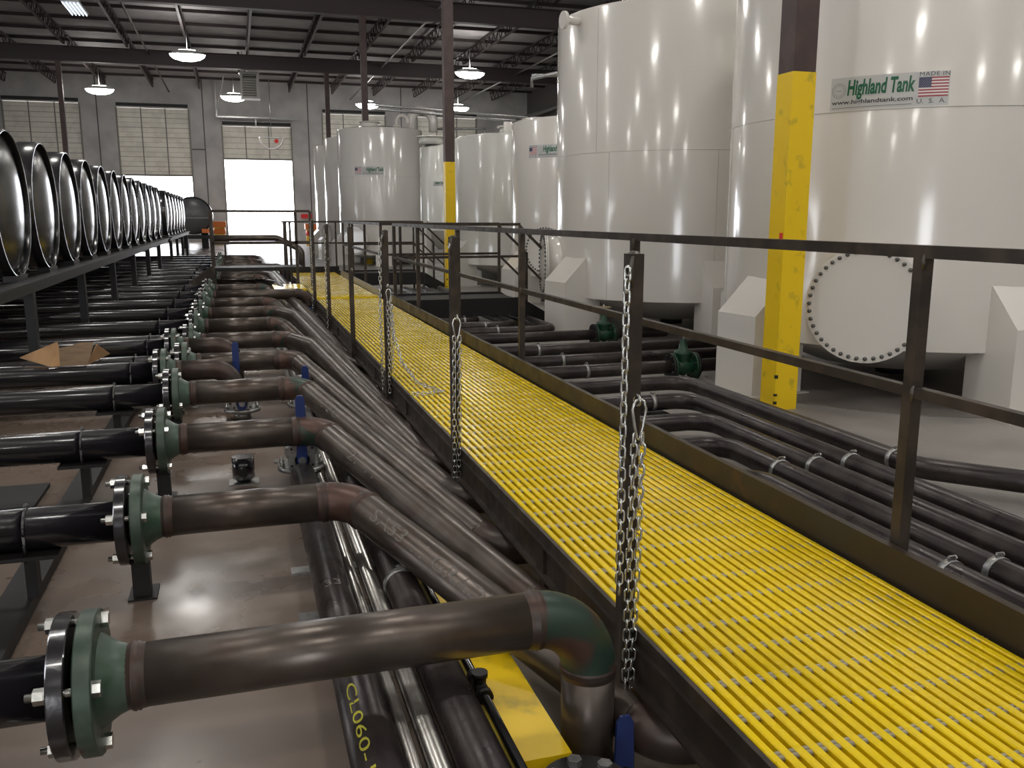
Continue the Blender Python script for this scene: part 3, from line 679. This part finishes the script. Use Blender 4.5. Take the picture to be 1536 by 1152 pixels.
for k, nm in ((9, 'tenth'), (15, 'sixteenth')):
    m = MB(); m.lathe([(PR + .004, 0), (PR + .03, .005), (PR + .03, .12), (PR + .004, .125)], (.98, YK(k), .14), (0, 0, 1), 20)
    tag(m.build('blue_coupling', 'blue'), 'blue sleeve around the foot of the %s pipe from the camera' % nm, 'coupling', 'blue pipe sleeves')
t = thing('drop_pipe', 'short black upright pipe standing on a grey plate under the third pipe', 'pipe', (-.035, 4.93, SL))
m = MB(); m.cyl((0, 0, .03), (0, 0, .15), .06, 24); m.lathe([(.06, .03), (.04, .012), (0, .006)], (0, 0, 0), (0, 0, 1), 24); m.build('pipe_body', 'black_paint', t)
m = MB(); m.bb(-.08, .08, -.06, .06, 0, .006); m.build('base_plate', 'galv', t)
# cardboard
t = thing('cardboard_box', 'torn open piece of brown cardboard lying on the black pipes', 'cardboard', (0, 0, 0))
def sheet(pts, th=.006):
    P = [Vector(p) for p in pts]; n = (P[1] - P[0]).cross(P[2] - P[0]).normalized() * th; k = len(P); m = MB()
    return m.add(P + [p + n for p in P], [tuple(range(k))[::-1], tuple(range(k, 2 * k))] + [(i, (i + 1) % k, k + (i + 1) % k, k + i) for i in range(k)])
sheet([(-1.60, 7.3, .56), (-1.33, 6.94, .537), (-1.27, 6.95, .537), (-1.275, 7.0, .66), (-1.29, 7.05, .70)]).build('flap', 'cardboard', t)
o = sheet([(-1.27, 6.95, .537), (-1.085, 6.95, .537), (-1.045, 7.02, .69), (-1.12, 7.03, .695), (-1.275, 7.0, .66)]).build('panel', 'cardboard_in', t); o['label'] = 'darker wrinkled brown panel'  # this panel is coloured darker than the flaps
sheet([(-1.10, 6.96, .537), (-.99, 7.35, .56), (-1.04, 7.1, .67)]).build('flap', 'cardboard', t)
# ================================================================== BLACK HORIZONTAL TANKS
RD = .565; XD = -1.64
dm = MB(); dm.lathe([(RD - .035, -2.9), (RD - .035, -.1)], (0, 0, 0), (1, 0, 0), 64); dsh = dm.data('shell', 'drum_paint')
dm = MB(); dm.lathe([(RD - .035, -.2), (RD - .006, -.18), (RD, -.16), (RD, -.004), (RD - .004, 0), (RD - .014, 0), (RD - .018, -.01), (RD - .018, -.065)], (0, 0, 0), (1, 0, 0), 64); drm = dm.data('rim', 'drum_paint')
dm = MB(); dm.lathe([(RD - .019, -.062), (RD - .03, -.054), (RD - .06, -.04), (RD - .12, -.022), (RD * .6, -.002), (RD * .35, .012), (.1, .019), (0, .02)], (0, 0, 0), (1, 0, 0), 64); dhd = dm.data('dished_head', 'drum_paint')
dm = MB(); dm.box((0, 0, -RD + .0), (.1, .36, .05)); dcr = dm.data('cradle', 'black_steel')
dm = MB(); dm.bb(-.06, .0, -.03, .03, -RD - .0, -RD + .05); dlg = dm.data('lug', 'black_paint')
dlist = list(range(0, 12)) + list(range(13, 20))
for i, k in enumerate(dlist):
    lab = ('%s black horizontal tank from the camera in the long row' % ORD[i]) if k < 12 else ('%s black tank in the far group, beyond the gap in the row' % ORD[k - 13])
    t = thing('horizontal_tank', lab, 'tank', (XD, 7.8 + 1.262 * k, 1.69), 0, 'black horizontal tanks on the left rack')
    link('shell', dsh, t); link('rim', drm, t); link('dished_head', dhd, t); link('cradle', dcr, t, (-.04, 0, .0)); link('cradle', dcr, t, (-2.62, 0, 0)); link('lug', dlg, t)
def rack(y0, y1, lab, yl):
    t = thing('tank_rack', lab, 'rack', (0, y0, SL), 0, 'steel racks under the black tanks'); L = y1 - y0
    for x in (XD + .02, XD - 2.6):
        m = MB(); m.bb(x - .06, x + .06, 0, L, .86, .95); m.bb(x - .1, x + .1, 0, L, .93, .955); m.build('beam', 'black_steel', t)
    y = yl - y0
    while y < L:
        for x in (XD + .02, XD - 2.6):
            m = MB(); m.bb(x - .035, x + .035, y - .05, y + .05, 0, .87); m.bb(x - .08, x + .08, y - .08, y + .08, 0, .012); m.build('leg', 'black_steel', t)
        m = MB(); m.bb(XD - 2.6, XD, y - .04, y + .04, .8, .88); m.build('cross_beam', 'black_steel', t)
        y += 2.524
rack(6.6, 22.6, 'long black steel rack under the near black tanks', 7.92); rack(23.4, 32.4, 'shorter black steel rack under the far group of black tanks', 24.33)
# ================================================================== RIGHT FLOOR PIPES
GR = 'dark pipes running over the grey floor on the right'
ZR = .12; RR = .066
def rpipe(lab, pts, rad=.2, clamps=(), r=RR, name='floor_pipe'):
    t = straight(name, lab, pts, r, 'dark_pipe', rad, group=GR)
    for c, ax in clamps: clamp(t, c, ax, r)
    return t
X0 = 1.75
rpipe('right-hand pipe closest to the walkway toe plate, running towards the camera', [(X0, 4.26, ZR), (2.78, 4.26, ZR), (2.78, .6, ZR)], clamps=[((2.78, 2.78, ZR), (0, 1, 0))])
rpipe('second right-hand pipe from the walkway, bending towards the camera', [(X0, 4.975, ZR), (3.0, 4.975, ZR), (3.0, .6, ZR)], clamps=[((3.0, 4.33, ZR), (0, 1, 0)), ((3.0, 2.75, ZR), (0, 1, 0))])
rpipe('third right-hand pipe from the walkway, bending towards the camera', [(X0, 5.64, ZR), (3.25, 5.64, ZR), (3.25, .6, ZR)], clamps=[((3.25, 4.33, ZR), (0, 1, 0))])
rpipe('fourth right-hand pipe from the walkway, bending towards the camera', [(X0, 6.33, ZR), (3.5, 6.33, ZR), (3.5, .6, ZR)], clamps=[((3.5, 4.33, ZR), (0, 1, 0)), ((3.14, 6.33, ZR), (1, 0, 0))])
rpipe('outermost right-hand pipe, kinking away to the right past the third handrail span', [(X0, 7.07, ZR), (3.83, 7.07, ZR), (3.83, 4.15, ZR), (5.3, 2.5, ZR)], rad=[.22, .25], clamps=[((3.83, 4.34, ZR), (0, 1, 0))])
rpipe('straight pipe feeding the nearer green gate valve', [(X0, 7.85, ZR), (5.6, 7.85, ZR)], clamps=[((3.18, 7.85, ZR), (1, 0, 0))])
rpipe('straight pipe directly behind the nearer green gate valve', [(X0, 8.5, ZR), (5.6, 8.5, ZR)], clamps=[((3.17, 8.5, ZR), (1, 0, 0))])
rpipe('straight pipe between the two green gate valves', [(X0, 9.28, ZR), (5.6, 9.28, ZR)], clamps=[((3.17, 9.28, ZR), (1, 0, 0))])
rpipe('pipe ending at the further green gate valve', [(X0, 10.35, ZR), (5.3, 10.35, ZR)])
rpipe('near pipe turning back under the crossover platform', [(X0, 10.98, ZR), (3.98, 10.98, ZR), (3.98, 18, ZR)], clamps=[((3.19, 10.98, ZR), (1, 0, 0))])
rpipe('middle pipe turning back under the crossover platform', [(X0, 11.6, ZR), (3.62, 11.6, ZR), (3.62, 18, ZR)], clamps=[((3.19, 11.6, ZR), (1, 0, 0))])
rpipe('furthest pipe turning back under the crossover platform', [(X0, 12.2, ZR), (3.25, 12.2, ZR), (3.25, 18, ZR)], clamps=[((3.05, 12.2, ZR), (1, 0, 0))])
rpipe('straight left-most pipe running away under the crossover platform', [(2.55, 12.0, ZR), (2.55, 18, ZR)])
rpipe('straight second pipe running away under the crossover platform', [(2.9, 12.5, ZR), (2.9, 18, ZR)])
for i, (x0, x1, y, lab) in enumerate(((2.6, 4.0, 4.33, 'strut channel across the floor under the four straps of the right pipes'), (2.6, 3.2, 2.78, 'short strut channel under the two near straps of the right pipes'))):
    m = MB(); m.bb(x0, x1, y - .03, y + .03, 0, .05); tag(m.build('strut_channel', 'black_steel'), lab, 'strut')
for y, lab in ((6.33, 'small foot bracket under the strapped fourth right pipe'),):
    m = MB(); m.bb(3.08, 3.26, y - .16, y + .16, 0, .04); tag(m.build('foot_bracket', 'black_steel'), lab, 'bracket')
def gate_valve(label, x, y):
    t = thing('gate_valve', label, 'valve', (x, y, ZR), 0, 'green gate valves on the right pipes')
    m = MB(); m.lathe([(.07, -.1), (.075, -.06), (.1, 0), (.075, .06), (.07, .1)], (0, 0, 0), (1, 0, 0), 24); m.lathe([(.085, 0), (.075, .1), (.09, .12), (.09, .15), (.05, .17), (.035, .24), (.03, .27)], (0, 0, 0), (0, 0, 1), 24); m.build('valve_body', 'green_valve', t)
    for s in (-1, 1):
        m = MB(); m.cyl((s * .1, 0, 0), (s * .125, 0, 0), .135, 28); m.build('flange', 'green_valve', t)
        m = MB(); m.cyl((s * .128, 0, 0), (s * .15, 0, 0), .135, 28); m.build('mating_flange', 'black_steel', t)
        for i in range(8):
            a = R(22.5 + 45 * i); m = MB(); m.cyl((s * .08, math.cos(a) * .11, math.sin(a) * .11), (s * .17, math.cos(a) * .11, math.sin(a) * .11), .01, 6); m.build('bolt', 'black_steel', t)
    m = MB(); m.cyl((0, 0, .2), (0, 0, .38), .011, 10); m.build('stem', 'galv', t)
    m = MB(); m.torus((0, 0, .345), (0, 0, 1), .085, .009, 28, 8)
    for i in range(4): a = R(45 * (2 * i + 1)); m.cyl((0, 0, .345), (math.cos(a) * .085, math.sin(a) * .085, .345), .006, 8)
    m.build('handwheel', 'brass_dull', t)
gate_valve('nearer green gate valve, right of the nearest chain post', 4.22, 7.85)
gate_valve('further green gate valve, left of the nearest chain post', 4.42, 10.35)
# ================================================================== WHITE TANKS
def curve_fn(R_, a0, z0, eps):
    return lambda u, v: (math.cos(a0 + u / R_) * (R_ + eps), math.sin(a0 + u / R_) * (R_ + eps), z0 + v)
def decal(parent, R_, adeg, z0, W, Hh, flag_left=False, detail=2):
    base = MB(); fb_ = curve_fn(R_, R(adeg), z0, .002); f1 = curve_fn(R_, R(adeg), z0, .0045); f2 = curve_fn(R_, R(adeg), z0, .006)
    fw = W * .26; tw = W * .735
    tx0 = fw + W * .01 if flag_left else 0; fx0 = 0 if flag_left else W - fw
    put_rect(base, fb_, 0, W, -.1 * Hh, Hh, 24)
    b = base.build('sticker', 'sticker', parent)
    g = MB(); put_text(g, 'Highland Tank', f1, tx0 + tw * .21, tx0 + tw * .985, Hh * .22, Hh * .9, bold=.035, shear=.12); g.build('green_lettering', 'ink_green', b)
    g = MB(); put_text(g, 'www.highlandtank.com', f1, tx0 + tw * .02, tx0 + tw * .97, Hh * .05 + .0, Hh * .24, bold=.02); put_rect(g, f1, tx0 + tw * .03, tx0 + tw * .96, -Hh * .03, -Hh * .015); g.build('web_lettering', 'ink_dark', b)
    s = MB(); cx, cy, r0 = tx0 + tw * .105, Hh * .56, min(tw * .09, Hh * .36); n = 28
    def ring(ra, rb):
        V = [f1(cx + math.cos(2 * math.pi * i / n) * r, cy + math.sin(2 * math.pi * i / n) * r) for i in range(n) for r in (ra, rb)]
        s.add(V, [(2 * i, 2 * ((i + 1) % n), 2 * ((i + 1) % n) + 1, 2 * i + 1) for i in range(n)])
    ring(r0, r0 * .9); ring(r0 * .68, r0 * .62); put_rect(s, f1, cx - r0 * .35, cx + r0 * .35, cy - r0 * .06, cy + r0 * .06, 4)
    for i in range(16):
        a = 2 * math.pi * i / 16; x, y = cx + math.cos(a) * r0 * .79, cy + math.sin(a) * r0 * .79; put_rect(s, f1, x - r0 * .05, x + r0 * .05, y - r0 * .06, y + r0 * .06, 1)
    s.build('seal', 'ink_gray', b)
    g = MB(); put_text(g, 'MADE IN', f1, fx0 + fw * .06, fx0 + fw * .98, Hh * .86, Hh * .99, spacing=1.1); put_text(g, 'U.  S.  A.', f1, fx0 + fw * .02, fx0 + fw * .92, -Hh * .02, Hh * .13); g.build('flag_lettering', 'ink_dark', b)
    fx1 = fx0 + fw * .97; fx0 += fw * .05; y0, y1 = Hh * .19, Hh * .82; sh = (y1 - y0) / 13
    r = MB(); w = MB()
    for i in range(13): put_rect(r if i % 2 == 0 else w, f1, fx0, fx1, y0 + i * sh, y0 + (i + 1) * sh, 6)
    r.build('flag_red_stripes', 'flag_red', b); w.build('flag_white_stripes', 'flag_white', b)
    c = MB(); put_rect(c, f2, fx0, fx0 + (fx1 - fx0) * .42, y0 + 6 * sh, y1, 6); c.build('flag_canton', 'flag_blue', b)
    if detail > 1:
        st_ = MB(); f3 = curve_fn(R_, R(adeg), z0, .0075); cw = (fx1 - fx0) * .42
        for j in range(9):
            for i in range(6 if j % 2 == 0 else 5):
                x = fx0 + cw * ((i + (.5 if j % 2 == 0 else 1.0)) / 6); yy = y0 + 6 * sh + 7 * sh * (j + .5) / 9; q = sh * .16
                st_.add([f3(x - q, yy), f3(x, yy - q), f3(x + q, yy), f3(x, yy + q)], [(0, 1, 2, 3)])
        st_.build('flag_stars', 'flag_white', b)
def vtank(label, cx, cy, r, zb, zt, seam, man=None, dec=None, legs=(), vseams=(), m_='tank_white', nb=42, legh=1.05, cone=False, name='storage_tank', topman=True):
    t = thing(name, label, 'tank', (cx, cy, 0), 0, 'white vertical storage tanks')
    m = MB(); m.lathe([(r - .03, zb), (r, zb), (r, zt - .05), (r - .012, zt - .015), (r - .06, zt)], (0, 0, 0), (0, 0, 1), 160); me = m.data('shell', m_); me.set_sharp_from_angle(angle=R(40)); link('shell', me, t)
    m = MB(); m.lathe([(r - .06, zt), (r * .7, zt + .06), (r * .3, zt + .11), (0, zt + .12)], (0, 0, 0), (0, 0, 1), 96); m.build('roof', m_, t)
    m = MB(); zc = .12 if not cone else .75
    if cone: m.lathe([(r, zb), (r * .25, zc), (0, zc)], (0, 0, 0), (0, 0, 1), 64)
    else: m.lathe([(r - .02, zb + .01), (r * .93, zb - .02), (r * .45, zc + .08), (.2, zc), (0, zc)], (0, 0, 0), (0, 0, 1), 96)
    m.build('bottom_cone', m_ if cone else 'tank_under', t)
    if not cone:
        m = MB(); m.cyl((0, 0, 0.05), (0, 0, .15), .16, 24); m.build('outlet', 'black_steel', t)
    for z in ([seam] if seam else []):
        m = MB(); m.torus((0, 0, z), (0, 0, 1), r + .0005, .0035, 160, 6); m.build('weld_seam', 'tank_seam_shade', t)
    for a, z0, z1 in vseams:
        x, y = math.cos(R(a)) * r, math.sin(R(a)) * r; m = MB(); m.bar((x, y, z0), (x, y, z1), .004, .004); m.build('weld_seam', 'tank_seam_shade', t)
    if man:
        a, z, rc, prj = man; d = Vector((math.cos(R(a)), math.sin(R(a)), 0)); q = r - .1
        hw = Vector((-d.y, d.x, 0))
        mw = MB(); mw.cyl(d * (r - .18) + Vector((0, 0, z)), d * (r + prj - .04) + Vector((0, 0, z)), rc * .86, 48); mo = mw.build('manway', m_, t)
        mw = MB(); mw.cyl(d * (r + prj - .045) + Vector((0, 0, z)), d * (r + prj - .024) + Vector((0, 0, z)), rc, 64); mw.build('manway_flange', m_, mo)
        mw = MB(); mw.cyl(d * (r + prj - .02) + Vector((0, 0, z)), d * (r + prj) + Vector((0, 0, z)), rc, 64); mc = mw.build('manway_cover', m_, mo)
        bm_ = MB(); bm_.cyl((0, 0, -.03), (0, 0, .012), .017, 12); bm_.lathe([(.017, .012), (.014, .02), (0, .024)], (0, 0, 0), (0, 0, 1), 12); bd_ = bm_.data('bolt', 'bolt_gray')
        for i in range(nb):
            an = 2 * math.pi * i / nb; p = d * (r + prj) + hw * math.cos(an) * rc * .925 + Vector((0, 0, z + math.sin(an) * rc * .925))
            o = link('bolt', bd_, mo, p); o.rotation_euler = d.to_track_quat('Z', 'Y').to_euler()
    for a in legs:
        m = MB(); w = .52 if not cone else .16; p = .32 if not cone else .08; x1 = r + p; x0 = r - .25 if not cone else r - .08; h = legh; b_ = (x1 - r) * 1.0
        xs_ = [(x0, 0), (x1, 0), (x1, h - b_), (r - .01, h), (x0, h)]
        if cone: xs_ = [(x0, 0), (x1, 0), (x1, zb + .25), (x0, zb + .25)]
        n = len(xs_); V = []
        for s in (-1, 1): V += [(x, s * w / 2, z) for x, z in xs_]
        M3 = Matrix.Rotation(R(a), 3, 'Z'); V = [M3 @ Vector(v) for v in V]
        m.add(V, [tuple(range(n)), tuple(range(2 * n - 1, n - 1, -1))] + [(i, n + i, n + (i + 1) % n, (i + 1) % n) for i in range(n)])
        c = M3 @ Vector(((x0 + x1) / 2 + .02, 0, .008)); m.box(c, (x1 - x0 + .14, w + .12, .016), rz=R(a))
        m.build('leg', m_, t)
    if topman:
        m = MB(); m.cyl((-.35, -.2, zt + .05), (-.35, -.2, zt + .22), .3, 28); m.cyl((-.35, -.2, zt + .22), (-.35, -.2, zt + .25), .36, 28); m.build('roof_hatch', m_, t)
    if dec: decal(t, r, *dec)
    return t
T1 = vtank('largest white tank at the right edge, with the big bolted manway', 6.3, 7.3, 1.7, .50, 4.35, 2.45, (-138, .885, .475, .22), (-152.7, 2.485, .90, .235), [-172, -98, -30, 40, 110], [(159, .5, 2.45), (-166, 2.45, 4.3)])
T2 = vtank('second large white tank from the right, behind the two green valves', 6.1, 11.75, 1.72, .51, 4.25, 2.42, (167, .93, .45, .2), None, [-168, -96, -30, 40, 110], [(-154.5, 2.42, 4.2), (-147.3, .51, 2.42), (-100, .51, 2.42)])
m = MB(); m.cyl((-1.55, -.35, 4.1), (-1.9, -.42, 4.1), .05, 12); m.cyl((-1.88, -.42, 4.1), (-1.92, -.425, 4.1), .11, 20); m.build('side_nozzle', 'tank_white', T2)
T3 = vtank('shorter white tank carrying a flag sticker, left of the second large tank', 6.75, 16.3, 1.65, .51, 3.36, None, (-143, 1.0, .43, .15), (-160.8, 2.665, .86, .205, True, 1), [-168, -96, -30, 40, 110], legh=.95)
m = MB(); m.cyl((-.9, -.9, 3.3), (-.9, -.9, 3.72), .14, 20); m.cyl((-.9, -.9, 3.68), (-.9, -.9, 3.73), .24, 24); m.build('roof_nozzle', 'tank_white', T3)
m = MB(); m.tube([(-.95, -1.0, 3.7), (-.95, -1.0, 4.15), (-1.5, -.5, 4.05), (-1.5, -.5, 3.9)], .035, 10); m.cyl((-.6, -1.1, 3.4), (-.6, -1.1, 4.3), .04, 10); m.cyl((-1.5, -.5, 4.1), (.3, -1.2, 4.1), .03, 8); m.build('vent_piping', 'galv', T3)
T4 = vtank('shorter white tank without a sticker, right of the second steel column', 6.65, 20.6, 1.65, .51, 3.42, None, None, None, [-168, -96, -30, 40, 110], m_='tank_white_b')
m = MB(); m.cyl((-.7, -1.0, 3.4), (-.7, -1.0, 3.68), .1, 16); m.cyl((.1, -1.1, 3.4), (.1, -1.1, 3.72), .42, 28); m.cyl((.1, -1.1, 3.72), (.1, -1.1, 3.76), .48, 28); m.build('roof_nozzle', 'tank_white', T4)
m = MB(); m.cyl((-3.6, -.4, 3.93), (-.2, -.8, 3.72), .025, 8); m.cyl((-3.6, -.5, 4.0), (-.2, -.9, 3.8), .025, 8); m.build('conduit', 'galv', T4)
T5 = vtank('slim cone-bottomed tank with a small sticker, beside the second steel column', 5.2, 22.9, .6, 1.25, 3.35, None, None, (-128, 2.375, .37, .105, False, 1), [-150, -60, 30, 120], cone=True, m_='tank_white_b', name='cone_bottom_tank')
T6 = vtank('white tank with an arched vent on its roof and a flag sticker', 4.8, 30.7, 1.42, .35, 4.45, 2.88, (-134, .85, .49, .15), (-135, 2.95, 1.0, .25, True, 1), [-172, -98, -30, 40, 110], [(-123, 2.88, 4.4)])
m = MB(); m.tube([(.98, -.5, 4.35), (.98, -.5, 4.72)] + [(.98 + .38 * (1 - math.cos(a)), -.5, 4.72 + .38 * math.sin(a)) for a in [math.pi * i / 14 for i in range(1, 15)]] + [(1.74, -.5, 4.4)], .15, 18); m.build('arched_vent', 'tank_white', T6)
m = MB(); m.tube([(.45, -.8, 4.4), (.45, -.8, 4.7)] + [(.45 + .18 * (1 - math.cos(a)), -.8, 4.7 + .18 * math.sin(a)) for a in [math.pi * i / 10 for i in range(1, 11)]] + [(.81, -.8, 4.62)], .06, 14); m.cyl((.45, -.8, 4.5), (.45, -.8, 4.56), .14, 18); m.build('gooseneck_vent', 'tank_white', T6)
m = MB(); m.cyl((1.7, -.5, 4.5), (3.4, -1.2, 4.5), .04, 10); m.build('vent_pipe', 'galv', T6)
vtank('white tank standing directly behind the arched-vent tank', 4.75, 35.0, 1.42, .4, 4.5, 2.88, (-160, .9, .45, .15), None, [-172, -98, -30, 40, 110])
vtank('furthest white tank, nearest the bright door', 4.75, 39.4, 1.42, .4, 4.55, 2.88, None, None, [-172, -98, -30, 40, 110])
vtank('pale tank glimpsed between the second steel column and the short tanks', 8.6, 29.5, 1.2, .5, 4.0, None, None, None, [-172, -98, -30, 40, 110], m_='tank_white_b')
# thin darker discs on the floor under the two large tanks
for x, y, r, lab in ((6.3, 7.3, 2.35, 'round darker disc on the floor under the largest white tank'), (6.1, 11.75, 2.3, 'round darker disc on the floor under the second large white tank')):
    m = MB(); m.cyl((x, y, 0), (x, y, .006), r - .45, 64); tag(m.build('floor_disc', 'floor_dark'), lab, 'pad', 'floor discs under the tanks')
# ================================================================== FAR CLUTTER
t = thing('tanker_trailer', 'dark grey tanker end standing beyond the black tanks', 'trailer', (-1.85, 43.2, SL))
m = MB(); m.lathe([(0, -.18), (.4, -.14), (.72, -.03), (.8, .04), (.8, 3.5)], (0, 0, 1.5), (0, 1, 0), 48); m.build('barrel', 'truck', t)
m = MB(); m.torus((0, .05, 1.5), (0, 1, 0), .81, .04, 40, 8); m.build('end_ring', 'black_steel', t)
m = MB(); m.bb(-.7, .7, -.1, .1, .45, .62); m.build('bumper', 'black_steel', t)
m = MB(); m.bb(-.75, -.55, -.12, -.1, .75, 1.1); m.build('side_light', 'orange_y', t)
m = MB(); m.bb(.35, .78, -.14, -.1, .72, .9); m.build('reflector', 'orange', t)
m = MB(); m.bb(-.7, .7, -.17, -.15, 1.38, 1.4); m.build('trim_line', 'galv', t)
for xx in (-.6, .3): m = MB(); m.bb(xx, xx + .3, .4, 1.4, 0, .9); m.build('wheel_frame', 'dark', t)
for x, y, lab, mm in ((-.85, 50, 'orange and yellow barrel stack left of the bright door', 0), (4.0, 51, 'orange and yellow barrel stack right of the bright door', 1)):
    t = thing('barrel_stack', lab, 'barrels', (x, y, SL if x < 0 else 0))
    m = MB(); m.lathe([(.28, 0), (.3, .02), (.28, .3), (.3, .32), (.28, .62), (.28, .9)], (0, 0, 0), (0, 0, 1), 24); m.build('barrel', 'orange_y', t)
    m = MB(); m.lathe([(.29, .55), (.31, .56), (.31, .8), (.29, .81)], (0, 0, 0), (0, 0, 1), 24); m.build('red_band', 'red' if mm else 'orange', t)
    m = MB(); m.bb(-.34, .34, -.34, .34, .9, 1.2); m.build('crate', 'orange', t)
for x, lab in ((3.9, 'red hose reel panel on the wall right of the bright door'),):
    m = MB(); m.bb(3.75, 4.4, YW - .1, YW - .01, 1.5, 1.75); tag(m.build('wall_sign', 'red'), 'red sign low on the wall right of the bright door', 'sign')
# ================================================================== LIGHT
w = bpy.data.worlds.new('World'); sc.world = w; w.use_nodes = True
bg = w.node_tree.nodes['Background']; bg.inputs['Color'].default_value = (.93, .95, 1.0, 1); bg.inputs['Strength'].default_value = 9.0
# camera
cam = bpy.data.cameras.new('Camera'); co = bpy.data.objects.new('Camera', cam); COL.objects.link(co); sc.camera = co
co.location = (0, 0, 1.6); co.rotation_euler = (R(90 - 10.77), 0, R(-17.15)); cam.sensor_width = 36; cam.lens = 1320 / 1536 * 36; cam.clip_end = 300; cam.clip_start = .05
vs = sc.view_settings; vs.view_transform = 'Standard'; vs.look = 'None'; vs.gamma = 1; vs.use_curve_mapping = False; vs.exposure = 0.35
